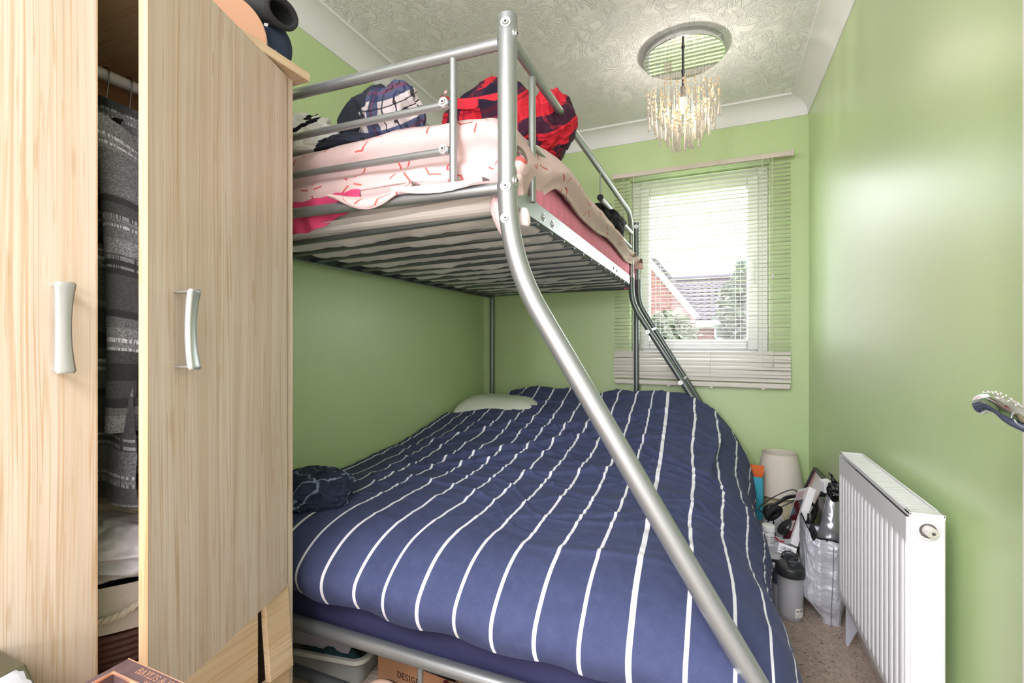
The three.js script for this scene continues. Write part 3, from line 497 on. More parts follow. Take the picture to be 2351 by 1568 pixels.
// caps and a dark garment on the wardrobe top
{
  const weave = tex(256, 256, (u, v, x, y) => 0.75 + 0.25 * (((x >> 1) + (y >> 1)) % 2) * hash(x, y, 3), { srgb: false, size: [0.04, 0.04] });
  const cap = (name, label, c1, c2, c3, pos, rot, s, crown) => {
    const t = thing(name, label, 'cap', pos); t.rotation.set(...rot);
    const vis = (th, m, nm, k) => { const g = thicken(grid(40, 16, (a, b) => { const ph = a * Math.PI, ri = 0.074, ro = 0.074 + 0.072 * Math.pow(Math.sin(ph), 0.55), r = mix(ri, ro, b) * s, x = Math.cos(ph) * r * 1.02, y = Math.sin(ph) * r; return [x, y, -1.9 * x * x * s + k + 0.012 * b * Math.sin(ph)]; }, (a, b) => [a * 0.2, b * 0.08]), 40, 16, th); mesh(nm, g, m, t); };
    vis(0.002, std(c1, { roughness: 0.9, bumpMap: weave, bumpScale: 0.001 }), 'visor', 0.0);
    vis(0.0035, std(c2, { roughness: 0.9, bumpMap: weave, bumpScale: 0.001 }), 'visor_underside', 0.0045);
    if (crown) mesh('crown', grid(48, 24, (a, b) => { const ph = a * 6.2832, th = b * 1.5; return [Math.cos(ph) * Math.cos(th) * 0.085 * s, Math.sin(ph) * Math.cos(th) * 0.085 * s, -0.012 - Math.sin(th) * 0.085 * s - 1.2 * Math.pow(Math.cos(ph) * Math.cos(th) * 0.085, 2) + 0.004 * Math.abs(Math.sin(ph * 3))]; }), std(c3, { roughness: 0.9, bumpMap: weave, bumpScale: 0.001 }), t);
    return t;
  };
  cap('baseball_cap', 'cap with tan underside lying on the wardrobe, partly under the navy cap', 0xe8ddd4, 0xbd9474, 0xeadfd8, [-1.112, 1.757, -0.782], [0.25, 0.62, -0.62], 0.8, true);
  const nc = cap('baseball_cap', 'navy cap on the wardrobe between the tan cap and the charcoal cap', 0x27325c, 0x27325c, 0x2f3b4f, [-1.175, 1.785, -0.85], [0.2, 0.62, -0.66], 0.98, false);
  const crown = mesh('crown', heap([-1.1, 1.818, -0.9], [0.06, 0.078, 0.055], 5, { amp: 0.05, freq: 1.2 }), std(0x2f3b4f, { roughness: 0.9, bumpMap: weave, bumpScale: 0.001 }), nc);
  const band = mesh('crown_band', heap([-1.097, 1.764, -0.898], [0.064, 0.028, 0.058], 9, { amp: 0.03 }), std(0x2b3472, { roughness: 0.9 }), nc);
  const tanBand = mesh('strap', box(0.05, 0.03, 0.004, -1.045, 1.752, -0.86, 0.001), std(0xeadfd8, { roughness: 0.9 }), nc);
  nc.updateMatrixWorld(true); for (const m of [crown, band, tanBand]) m.applyMatrix4(nc.matrixWorld.clone().invert());
  const g = thing('flat_cap', 'charcoal denim cap topmost of the pile on the wardrobe', 'cap', [-1.085, 1.893, -0.85]); g.scale.setScalar(1.25);
  const den = std(0x3d3f40, { roughness: 0.95, bumpMap: weave, bumpScale: 0.001 });
  const path = new THREE.CatmullRomCurve3([V(-0.16, 0.07, 0.03), V(-0.08, 0.035, 0.015), V(0, 0.0, 0), V(0.065, -0.028, -0.01)]);
  mesh('body', thicken(grid(40, 40, (a, b) => { const p = path.getPoint(b), th = -a * 6.2832, w = mix(0.06, 0.034, b) * (1 + 0.06 * Math.sin(b * 16)), h = mix(0.045, 0.021, b); return [p.x + Math.sin(th) * h * 0.35, p.y + Math.sin(th) * h, p.z + Math.cos(th) * w]; }), 40, 40, 0.003), den, g);
  mesh('rolled_edge', grid(40, 10, (a, b) => { const p = path.getPoint(1), th = a * 6.2832, q = b * 6.2832, r = 0.005 * Math.cos(q); return [p.x + Math.sin(q) * 0.006 + Math.sin(th) * (0.021 + r) * 0.35, p.y + Math.sin(th) * (0.021 + r), p.z + Math.cos(th) * (0.034 + r)]; }), std(0x2a2b2c, { roughness: 0.9 }), g);
  mesh('size_label', box(0.012, 0.006, 0.0008, 0.058, -0.034, 0.006, 0.0003), std(0xe8e8e8), g).rotation.z = -0.4;
}
// ---------------------------------------------------------------- bunk bed frame
{
  const t = thing('bunk_bed', 'silver tubular metal bunk bed, single above double, with slanted posts', 'bunk bed');
  const ZN = -1.011, ZE = -2.95, XP = -0.446, XW = -1.425;
  const bolt = (x, y, z, n, par = t) => { const d = V(...n), c = V(x, y, z), e = (k) => c.clone().addScaledVector(d, k); const b = mesh('bolt', mergeGeometries([cyl(e(-0.004), e(0.0015), 0.0125, 0.012, 24), cyl(e(0.0015), e(0.0045), 0.0075, 0.006, 18)]), std(0xc7caca, { metalness: 0.8, roughness: 0.25 }), par); mesh('hex_socket', cyl(e(0.0042), e(0.0048), 0.003, 0.003, 6), std(0x2a2c2e, { roughness: 0.6 }), b); };
  // slanted near post
  const post = mesh('post', tube(rounded([V(XP, 1.79, ZN), V(XP, 1.228, ZN), V(0.073, 0.377, ZN), V(0.14, 0.267, ZN), V(0.14, 0, ZN)], 0.16), 0.0232, 28, 2), silver, t);
  mesh('post_cap', new THREE.SphereGeometry(0.0232, 28, 12, 0, 6.2832, 0, 1.5708).scale(1, 0.35, 1).translate(XP, 1.79, ZN), silver, post);
  const face = (y, a) => bolt(XP + Math.sin(a) * 0.0225, y, ZN + Math.cos(a) * 0.0225, [Math.sin(a), 0, Math.cos(a)], post);
  face(1.765, 0.22); face(1.388, 0.22); face(1.314, 0.22); face(1.745, 1.45); face(1.403, 1.45);
  for (const [x, z, h] of [[XW, ZN, 1.79], [-1.408, -2.93, 1.75]]) mesh('post', cyl(V(x, 0, z), V(x, h, z), 0.0175), silverShaded, t);
  mesh('post', cyl(V(-0.437, 0.3, ZE), V(-0.437, 1.757, ZE), 0.0165), silverShaded, t);
  bolt(-0.437, 1.73, ZE + 0.0165, [0, 0, 1]);
  // near end rails
  mesh('end_rail', cyl(V(XW, 1.757, ZN), V(XP - 0.02, 1.734, ZN), 0.0145), silver, t);
  mesh('end_rail', cyl(V(XW, 1.409, ZN), V(XP - 0.02, 1.392, ZN), 0.0145), silver, t);
  mesh('end_bar', cyl(V(XW, 1.63, ZN), V(-0.602, 1.6185, ZN), 0.0095), silver, t);
  mesh('end_bar', cyl(V(XW, 1.521, ZN), V(-0.602, 1.503, ZN), 0.0095), silver, t);
  mesh('spindle', cyl(V(-0.592, 1.736, ZN), V(-0.592, 1.395, ZN), 0.0098), silver, t);
  for (const y of [1.6185, 1.503]) { mesh('bar_bracket', box(0.022, 0.015, 0.012, -0.612, y - 0.002, ZN + 0.009, 0.003), brushed, t); bolt(-0.612, y, ZN + 0.0155, [0, 0, 1]); }
  // upper bed side rails (angle iron), end rail and slats
  const angle = (x0, s, z0, z1, y0, y1, m) => { const r = mesh('side_rail', span([x0 - 0.0015, y0, z1], [x0 + 0.0015, y1, z0], 0.001), m, t); mesh('rail_flange', span([Math.min(x0, x0 + s * 0.028), y0, z1], [Math.max(x0, x0 + s * 0.028), y0 + 0.003, z0], 0.001), m, r); return r; };
  const sr = angle(-0.448, -1, ZN - 0.02, -2.76, 1.361, 1.411, silver);
  for (const [z, y] of [[-1.27, 1.385], [-1.35, 1.383], [-2.28, 1.385], [-2.36, 1.383]]) bolt(-0.4462, y, z, [1, 0, 0], sr);
  bolt(-0.462, 1.3605, -1.14, [0, -1, 0], sr);
  angle(-1.412, 1, ZN - 0.02, -2.92, 1.325, 1.385, silverShaded);
  mesh('end_rail', cyl(V(-1.40, 1.36, -2.93), V(-0.46, 1.36, -2.93), 0.014), silverShaded, t);
  mesh('end_rail', cyl(V(-1.40, 1.73, -2.93), V(-0.46, 1.73, -2.93), 0.014), silverShaded, t);
  for (let i = 0; i < 15; i++) { const z = -1.105 - i * 0.125; mesh('slat', cyl(V(-1.41, 1.337, z), V(-0.45, 1.362, z), 0.0085, 0.0085, 14), silverShaded, t); }
  // guard rail on the open side
  mesh('guard_rail', tube(rounded([V(XP + 0.004, 1.742, ZN - 0.02), V(-0.443, 1.765, -2.72), V(-0.443, 1.69, -2.79), V(-0.443, 1.40, -2.79)], 0.06), 0.0125, 16, 2), silver, t);
  mesh('spindle', cyl(V(-0.445, 1.75, -1.172), V(-0.445, 1.40, -1.172), 0.0095), silver, t);
  mesh('guard_bar', cyl(V(-0.445, 1.552, -1.18), V(-0.443, 1.575, -2.78), 0.0075), silver, t);
  mesh('spindle', cyl(V(-0.444, 1.755, -1.984), V(-0.444, 1.64, -1.984), 0.0032), silver, t);
  mesh('guard_bar', cyl(V(-0.444, 1.64, -1.984), V(-0.443, 1.66, -2.78), 0.0115), silver, t);
  mesh('bar_cap', cyl(V(-0.444, 1.64, -1.978), V(-0.444, 1.64, -1.996), 0.0135), blackPlastic, t);
  // ladder at the far end
  const la = [V(-0.444, 1.425, -2.8), V(-0.444, 1.255, -2.8), V(-0.005, 0.548, -2.8), V(0.13, 0.33, -2.8), V(0.13, 0, -2.8)], lb = [V(-0.42, 1.405, -2.92), V(-0.42, 1.262, -2.92), V(0.034, 0.497, -2.92), V(0.13, 0.335, -2.92), V(0.13, 0, -2.92)];
  mesh('ladder_rail', tube(rounded(la, 0.12), 0.0165, 16, 2), silverShaded, t); mesh('ladder_rail', tube(rounded(lb, 0.12), 0.0145, 16, 2), silverShaded, t);
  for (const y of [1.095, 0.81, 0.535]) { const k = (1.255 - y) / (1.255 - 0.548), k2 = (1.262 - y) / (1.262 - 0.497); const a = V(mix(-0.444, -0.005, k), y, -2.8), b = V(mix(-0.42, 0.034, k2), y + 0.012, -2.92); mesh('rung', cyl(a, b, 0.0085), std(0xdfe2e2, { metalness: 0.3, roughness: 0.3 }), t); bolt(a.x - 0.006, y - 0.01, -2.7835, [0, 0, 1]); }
  // lower bed frame
  mesh('lower_rail', cyl(V(XW, 0.212, ZN), V(0.14, 0.226, ZN), 0.0185), silver, t);
  mesh('lower_rail', cyl(V(XW, 0.072, ZN), V(0.14, 0.078, ZN), 0.0158), silverShaded, t);
  mesh('strut', cyl(V(-0.689, 0.074, ZN), V(-0.689, 0.232, ZN), 0.0075), silver, t);
  mesh('strut', cyl(V(-0.05, 0.074, ZN), V(-0.05, 0.238, ZN), 0.0075), silver, t);
  for (const x of [0.13, -1.425]) mesh('lower_side_rail', cyl(V(x, 0.18, ZN), V(x, 0.18, -2.93), 0.015), silverShaded, t);
  for (let i = 0; i < 9; i++) mesh('lower_slat', cyl(V(-1.42, 0.182, -1.2 - i * 0.2), V(0.13, 0.182, -1.2 - i * 0.2), 0.008, 0.008, 10), silverShaded, t);
}
// ---------------------------------------------------------------- fabrics
const cotton = (c, o = {}) => std(c, { roughness: 0.9, sheen: 0.25, sheenRoughness: 0.5, sheenColor: new THREE.Color(0.6, 0.6, 0.65), specularIntensity: 0.4, ...o });
const stripes = tex(1024, 1024, (u, v, x, y) => {
  const n = 0.5 * hash(x, y >> 2, 3) + 0.5 * hash(x >> 2, y, 4), m = fb(u * 24, v * 24, 8, 24), d = Math.abs(((u * 4) % 1) - 0.5) * 0.1;   // four stripes to 0.4 m
  let c = mul3(mix3(rgb(58, 66, 97), rgb(84, 92, 127), 0.55 * n + 0.45 * m), 1); if (hash(x, y, 9) > 0.9985) c = rgb(160, 165, 190);
  return mix3(c, rgb(240, 241, 246), 1 - ss(0.0042, 0.0052, d));
}, { size: [0.4, 0.4] });
const navyMat = cotton(0xffffff, { map: stripes });
const sheetNavy = cotton(0x363858);
const dashes = canvasTex(1024, 1024, (g, W, H) => {
  g.fillStyle = 'rgb(222,196,192)'; g.fillRect(0, 0, W, H); g.lineCap = 'butt';
  for (let j = 0; j < 4; j++) for (let i = 0; i < 4; i++) {
    const cx = (i + 0.5 + (j % 2) * 0.5 + rr(-0.12, 0.12)) * W / 4, cy = (j + 0.5 + rr(-0.15, 0.15)) * H / 4, a0 = rnd() * 6.28, n = 4;
    for (let k = 0; k < n; k++) for (const ox of [0, -W]) { const a = a0 + k * 6.283 / n + rr(-0.35, 0.35), r0 = rr(16, 34), L = rr(34, 72), bend = rnd() > 0.75; g.strokeStyle = `rgba(${205 + Math.floor(rr(-12, 12))},${98 + Math.floor(rr(-12, 12))},92,0.95)`; g.lineWidth = rr(7, 11); g.beginPath(); g.moveTo(cx + ox + Math.cos(a) * r0, cy + Math.sin(a) * r0); g.lineTo(cx + ox + Math.cos(a) * (r0 + L), cy + Math.sin(a) * (r0 + L)); if (bend) g.lineTo(cx + ox + Math.cos(a + 0.35) * (r0 + L * 1.5), cy + Math.sin(a + 0.35) * (r0 + L * 1.5)); g.stroke(); }
  }
}, { size: [0.62, 0.62] });
const pinkDuvetMat = cotton(0xffffff, { map: dashes }), pinkLiftMat = cotton(0xfb98b4), mattressMat = cotton(0xe4e0d8);  // sheet pink is lightened in colour to lift its unlit long side
const curve2 = (pts) => { const c = new THREE.CatmullRomCurve3(pts.map(([z, y]) => V(0, y, z)), false, 'centripetal'); c.arcLengthDivisions = 400; return (s) => { const p = c.getPointAt(cl(s)); return [p.z, p.y]; }; };
const curveLen = (pts) => { const c = new THREE.CatmullRomCurve3(pts.map(([z, y]) => V(0, y, z)), false, 'centripetal'); return c.getLength(); };
// ---------------------------------------------------------------- lower bed
{
  const big = new THREE.BoxGeometry(1.43, 0.25, 1.9, 160, 40, 120); { const p = big.attributes.position; for (let i = 0; i < p.count; i++) { const x = p.getX(i), y = p.getY(i), z = p.getZ(i), r = 0.03, hx = 0.715 - r, hy = 0.125 - r, hz = 0.95 - r, cx = cl(x, -hx, hx), cy = cl(y, -hy, hy), cz = cl(z, -hz, hz), d = V(x - cx, y - cy, z - cz); if (d.length() > 1e-6) d.setLength(r); p.setXYZ(i, cx + d.x, cy + d.y, cz + d.z); } big.computeVertexNormals(); big.translate(-0.705, 0.318, -1.984); }
  displace(big, (x, y, z) => 0.007 * (ridge(x * 5 + 3 * y, y * 9 + z, 5) - 0.8) + 0.006 * (ridge(x * 2.2 + y * 14, y * 6 - x * 2, 9, 2) - 0.8) * ss(0.43, 0.34, y));
  const m = mesh('mattress', big, sheetNavy); tag(m, 'lower double mattress in a plain navy fitted sheet under the striped duvet', 'mattress');
  // pale pillow at the far left corner, and the other pillows under the duvet
  const pil = (c, r, seed, ry) => { const q = grid(60, 60, (a, b) => { const x = a * 2 - 1, z = b * 2 - 1; const e = Math.pow(Math.max(0, (1 - x ** 4) * (1 - z ** 4)), 0.42); return [x * r[0] * (1 - 0.05 * z * z), r[1] * e + 0.012 * (ridge(x * 2 + 4, z * 2 + 4, seed) - 0.8) * e, -z * r[2] * (1 - 0.05 * x * x)]; }); const q2 = q.clone(); q2.scale(1, -0.8, 1); q2.setIndex(Array.from(q2.index.array).reverse()); q2.computeVertexNormals(); const k = mergeGeometries([q, q2]); k.rotateY(ry); k.translate(...c); return k; };
  tag(mesh('pillow', pil([-1.2, 0.575, -2.68], [0.285, 0.125, 0.215], 3, 0.1), cotton(0xd9dfcf)), 'pale plain pillow peeping out at the far left corner of the lower bed', 'pillow');
  // striped duvet
  const P = [[-0.974, 0.322], [-0.96, 0.345], [-0.953, 0.372], [-0.958, 0.4], [-0.982, 0.43], [-1.02, 0.458], [-1.07, 0.48], [-1.14, 0.494], [-1.3, 0.498], [-1.5, 0.504], [-1.7, 0.513], [-1.9, 0.531], [-2.1, 0.557], [-2.3, 0.594], [-2.5, 0.642], [-2.65, 0.69], [-2.75, 0.722], [-2.82, 0.735], [-2.88, 0.722], [-2.92, 0.67], [-2.935, 0.6]];
  const cv = curve2(P), L = curveLen(P), U0 = -1.487, UR = 0.03, U1 = UR + 0.36, NU = 460, NV = 420;
  const at = (a, b) => {
    const u = mix(U0, U1, a), lim = 1 - 0.23 * ss(-1.0, -1.4, u) * 1.0 - 0.035 * ss(-0.9, -1.1, u); let [z, y] = cv(b * lim); const v = b * lim * L;
    const far = cl((-z - 1.0) / 1.8), wl = ss(-1.12, -1.49, u), top = ss(-1.0, -1.12, z);
    y -= 0.03 * wl * top * (1 - 0.4 * far) + 0.03 * Math.exp(-(((u + 0.63) / 0.07) ** 2)) * ss(-2.5, -2.8, z) + 0.02 * ss(-0.95, -1.25, u) * ss(-2.3, -2.7, z);
    y += 0.012 * Math.exp(-(((u + 0.3) / 0.2) ** 2)) * ss(-2.55, -2.8, z);
    let x = u - far * (0.05 * ss(-1.487, -1.15, u) + 0.075 * ss(-0.35, UR, u));
    const sh = (u - UR) / 0.36;
    if (sh > -0.55) {                                            // the fall over the open side
      const s = (sh + 0.55) / 1.55, yh = mix(0.2, 0.225, far), xr = x - (u - UR) + 0; const X0r = (UR - 0.2) - far * (0.05 + 0.075 * ss(-0.35, UR, UR - 0.2)), Xh = 0.172 + 0.012 * Math.sin(z * 9);
      const k = s, drop = Math.pow(k, 1.9) * (1.3 - 0.3 * k), outw = Math.sin(Math.min(1, k * 1.06) * 1.5708);
      x = mix(X0r, Xh, Math.pow(outw, 0.9)) ; y = mix(y, yh, cl(drop)); 
    }
    return [x, y, z, u, v, far];
  };
  const g0 = grid(NU, NV, (a, b) => at(a, b).slice(0, 3), (a, b) => { const q = at(a, b); return [q[3] + 1.01 + 0.2, q[4]]; });
  const N0 = g0.attributes.normal.array.slice(), U = (i) => mix(U0, U1, (i % (NU + 1)) / NU);
  const folds = [[-1.1, -1.75, -0.35, -2.35, 0.02, 0.016], [-1.25, -1.55, -0.5, -2.05, 0.016, 0.012], [-1.0, -2.1, -0.1, -2.62, 0.02, 0.014], [-0.85, -1.6, 0.0, -2.0, 0.015, 0.009], [-0.5, -2.15, 0.02, -2.35, 0.018, 0.012], [-0.42, -2.5, 0.0, -2.62, 0.014, 0.01], [-0.2, -1.35, 0.03, -1.8, 0.03, 0.014], [-0.6, -1.3, 0.0, -1.55, 0.013, 0.006], [-0.02, -1.9, 0.06, -2.55, 0.02, 0.02], [-1.35, -1.9, -0.9, -2.35, 0.015, 0.01], [-0.45, -1.15, -0.05, -1.2, 0.02, 0.006]];
  displace(g0, (x, y, z, i) => {
    const a = (i % (NU + 1)) / NU, u = mix(U0, U1, a), top = ss(-1.05, -1.25, z), side = ss(-0.05, 0.12, u), mid = ss(-1.15, -1.7, z);
    let d = 0.011 * (fb(u * 4 + 3, z * 4, 2, 0, 0, 2) - 0.5);
    const w = fb(u * 2.2, z * 2.2, 17, 0, 0, 2) * 2.4;
    d += top * (1 - 0.7 * side) * (0.013 * (ridge(u * 1.7 + z * 1.5 + w, z * 9 - u * 2.5 + w, 4, 2) - 0.75) * (0.45 + 0.9 * mid) + 0.0036 * (ridge(u * 4 + w, z * 30 - u * 7 + 2 * w, 8, 2) - 0.75) * (0.5 + mid) + ss(-1.4, -1.2, u) * (0.0095 * Math.pow(1 - Math.abs(2 * vn(u * 2.4 + w * 1.3, z * 13 - u * 3 + w * 2.2, 33) - 1), 5) + 0.0075 * Math.pow(1 - Math.abs(2 * vn(u * 3.2 - z + w * 1.6, z * 9 + u * 4 - w * 2, 43) - 1), 6)) * (0.35 + 0.9 * mid));
    for (const [ax, az, bx, bz, wd, am] of folds) { const dx = bx - ax, dz = bz - az, t = cl(((u - ax) * dx + (z - az) * dz) / (dx * dx + dz * dz)), qx = u - ax - dx * t, qz = z - az - dz * t, e = Math.sqrt(qx * qx + qz * qz), side2 = (qx * dz - qz * dx) > 0 ? 1 : 0.45; d += 1.35 * am * Math.sin(Math.PI * cl(t * 0.9 + 0.05)) * Math.exp(-((e / (wd * side2 * 1.4)) ** 2)); }
    const near = 1 - top; d += near * (0.007 * Math.sin(u * 26 + 3 * fb(u * 3, 1, 6)) * fb(u * 4, 2, 12) + 0.01 * (fb(u * 7, y * 6, 3, 0, 0, 2) - 0.5)) * (1 - 0.5 * side);
    d += side * (0.02 * (ridge(z * 3.2 + 5, y * 1.1, 21, 2) - 0.75) + 0.006 * (ridge(z * 9, y * 3, 25, 2) - 0.75));
    return d;
  });
  const dv = mesh('duvet', thicken(g0, NU, NV, 0.016), navyMat); tag(dv, 'navy duvet with thin white stripes spread over the lower double bed', 'duvet');
  // checked cloth thrown on the near left corner
  const chk = tex(512, 512, (u, v, x, y) => { const n = 0.8 + 0.4 * fb(u * 40, v * 40, 3, 40); let c = mul3(rgb(46, 54, 74), n); const lx = Math.abs(((u * 2) % 1) - 0.5), ly = Math.abs(((v * 2) % 1) - 0.5); if (lx < 0.028 || ly < 0.028) c = mix3(c, rgb(150, 165, 190), 0.75); return c; }, { size: [0.16, 0.16] });
  tag(mesh('checked_cloth', heap([-1.245, 0.53, -1.2], [0.16, 0.07, 0.125], 21, { amp: 0.2, freq: 2.3, nu: 200, nv: 130 }), cotton(0xffffff, { map: chk })), 'crumpled navy garment with a fine pale check on the striped duvet', 'garment');
}
// ---------------------------------------------------------------- upper bed
{
  const t = thing('mattress', 'white upper single mattress resting on the metal slats', 'mattress');
  mesh('mattress_body', displace(box(0.925, 0.135, 1.83, -0.938, 1.425, -1.975, 0.03), () => 0), mattressMat, t);
  const NU = 200, NV = 300, under = grid(NU, NV, (a, b) => {
    const x = mix(-1.398, -0.478, a), z = mix(-2.88, -1.038, b), f = ((-z - 1.105) / 0.125); const q = f - Math.floor(f), e = Math.min(1, 12 * Math.min(a, 1 - a)) * Math.min(1, 30 * Math.min(b, 1 - b)), tilt = (x + 1.41) / 0.96 * 0.025, rag = fb(x * 9 + Math.floor(f) * 7, z * 3, 4, 0, 0, 3);
    const sag = Math.pow(Math.sin(Math.PI * q), 0.8) * (0.014 + 0.03 * Math.max(0, rag - 0.42)) + 0.004 * (vn(x * 40, z * 40, 6) - 0.5);
    return [x, 1.366 + tilt - e * (sag + 0.018) * (f < 0 ? 0.55 : 1), z];
  });
  mesh('underside', under, mattressMat, t);
  const s = thing('fitted_sheet', 'bright pink fitted sheet gathered round the upper mattress', 'sheet');
  const gath = (q, y, k) => 0.006 * (ridge(q * 16 + y * 2, y * 4 + q, k, 2) - 0.75) + 0.004 * Math.sin(q * 90 + 6 * fb(q * 6, y * 8, k)) * ss(1.5, 1.38, y);
  mesh('long_side', thicken(grid(260, 24, (a, b) => { const z = mix(-1.19, -2.87, a), y = mix(1.372 + 0.006 * Math.sin(z * 20), 1.515, b), bul = 0.018 * Math.sin(Math.PI * b); return [-0.466 + bul + gath(z, y, 3), y, z]; }), 260, 24, 0.003), pinkLiftMat, s);
  mesh('far_end', thicken(grid(60, 24, (a, b) => { const th = a * 1.5708, y = mix(1.36, 1.53, b), r = 0.055 + 0.018 * Math.sin(Math.PI * b); return [-0.505 + Math.cos(th) * r + gath(th * 0.3, y, 5), y - 0.02 * a, -2.85 - Math.sin(th) * r * 0.8]; }), 60, 24, 0.003), pinkLiftMat, s);
  mesh('near_end', thicken(grid(120, 24, (a, b) => { const x = mix(-1.42, -0.9, a), k = ss(-1.12, -0.9, x), y = mix(1.352 + 0.05 * k, 1.47, b); return [x, y, -1.041 + 0.016 * Math.sin(Math.PI * b) + gath(x, y, 7)]; }), 120, 24, 0.003), cotton(0xdc4d78), s);  // same sheet in a deeper pink, without the lightening of the unlit side
  // pink duvet with coral dashes
  const P = [[-1.046, 1.405], [-1.034, 1.425], [-1.026, 1.455], [-1.03, 1.482], [-1.052, 1.506], [-1.048, 1.522], [-1.029, 1.555], [-1.034, 1.585], [-1.06, 1.608], [-1.11, 1.62], [-1.25, 1.622], [-1.6, 1.615], [-2.0, 1.6], [-2.5, 1.59], [-2.8, 1.585], [-2.87, 1.57], [-2.895, 1.53], [-2.897, 1.47]];
  const cv = curve2(P), L = curveLen(P), U0 = -1.44, UR = -0.52, U1 = -0.2, nu = 320, nv = 360;
  const at = (a, b) => {
    const u = mix(U0, U1, a); let [z, y] = cv(b); const k = cl((u - UR) / (U1 - UR)), near = ss(-1.36, -1.2, z); let x = u;
    y += (1 - ss(-1.03, -1.08, z)) * 0 - 0.012 * ss(-0.75, -0.5, u) * ss(-1.3, -1.05, z) + 0.012 * Math.sin(u * 5.5) * (y < 1.44 ? 1 : 0.3);
    if (k > 0) { const out = mix(0.122, 0.092, near), hem = mix(1.475, 1.415, near) + 0.012 * Math.sin(z * 8) + 0.03 * ss(-2.3, -2.8, z) * 0; x = UR + out * Math.sin(Math.min(1, k * 1.15) * 1.5708) - 0.03 * ss(0.75, 1, k); y = mix(y, Math.min(y, hem), Math.pow(k, 1.7)); }
    return [x, y, z, u, b * L];
  };
  const g = grid(nu, nv, (a, b) => at(a, b).slice(0, 3), (a, b) => { const q = at(a, b); return [q[3], q[4]]; });
  displace(g, (x, y, z, i) => { const a = (i % (nu + 1)) / nu, u = mix(U0, U1, a), k = ss(UR, UR + 0.1, u), end = ss(-1.12, -1.06, z); return 0.01 * (fb(u * 5, z * 5 + y * 6, 2, 0, 0, 2) - 0.5) * (1 - 0.5 * end) + end * 0.026 * (ridge(u * 2.2 + y * 5, y * 7 - u * 2.4, 5, 2) - 0.85) + k * 0.016 * (ridge(z * 3.4 + y * 5, y * 8 - z * 1.5, 9, 3) - 0.8); });
  tag(mesh('duvet', thicken(g, nu, nv, 0.012), pinkDuvetMat), 'pale pink duvet with coral dashes bunched on the upper bunk', 'duvet');
  // the loose hem turned over the lower end rail, and the corner drooping past the post
  const flap = (x0, x1, y0, f, seed) => thicken(grid(60, 24, (a, b) => { const x = mix(x0, x1, a), y = y0(a) - b * f(a); return [x, y, -0.992 - 0.03 * Math.pow(1 - b, 2) + 0.012 * Math.sin(b * 3) + 0.012 * (ridge(a * 4 + seed, b * 3, seed, 2) - 0.7)]; }, (a, b) => [a * (x1 - x0) + seed * 0.13, b * 0.1]), 60, 24, 0.003);
  const fl = thing('duvet_cover_hem', 'white turned hem of the pink duvet cover hanging over the lower end rail', 'duvet cover');
  mesh('hem_fold', flap(-0.97, -0.70, (a) => 1.435 - 0.012 * Math.sin(a * 3.1), (a) => 0.008 + 0.035 * Math.pow(Math.sin(Math.PI * a), 1.4), 3), cotton(0xffffff, { map: dashes }), fl);
  mesh('hem_fold', flap(-0.76, -0.50, (a) => 1.43 - 0.01 * a, (a) => 0.012 + 0.016 * Math.sin(Math.PI * a), 7), cotton(0xf6ece8), fl);
  mesh('corner_flap', thicken(grid(40, 40, (a, b) => { const w = mix(0.02, 0.04, Math.sin(b * 2.4)), x = -0.478 + (a - 0.5) * 2 * w * (1 - 0.5 * b * b) + 0.02 * b, y = 1.40 - b * 0.115 - 0.012 * Math.sin(a * 3); return [x, y, -1.04 + 0.01 * Math.sin(a * 5) + 0.012 * (ridge(a * 3, b * 3, 5, 2) - 0.7) - 0.02 * b]; }, (a, b) => [a * 0.16 + 0.2, b * 0.14]), 40, 40, 0.004), cotton(0xffffff, { map: dashes }), fl);
  mesh('corner_flap', heap([-0.424, 1.325, -1.06], [0.014, 0.03, 0.02], 3, { nu: 40, nv: 30, amp: 0.1 }), cotton(0xf8ebe7), fl);
}
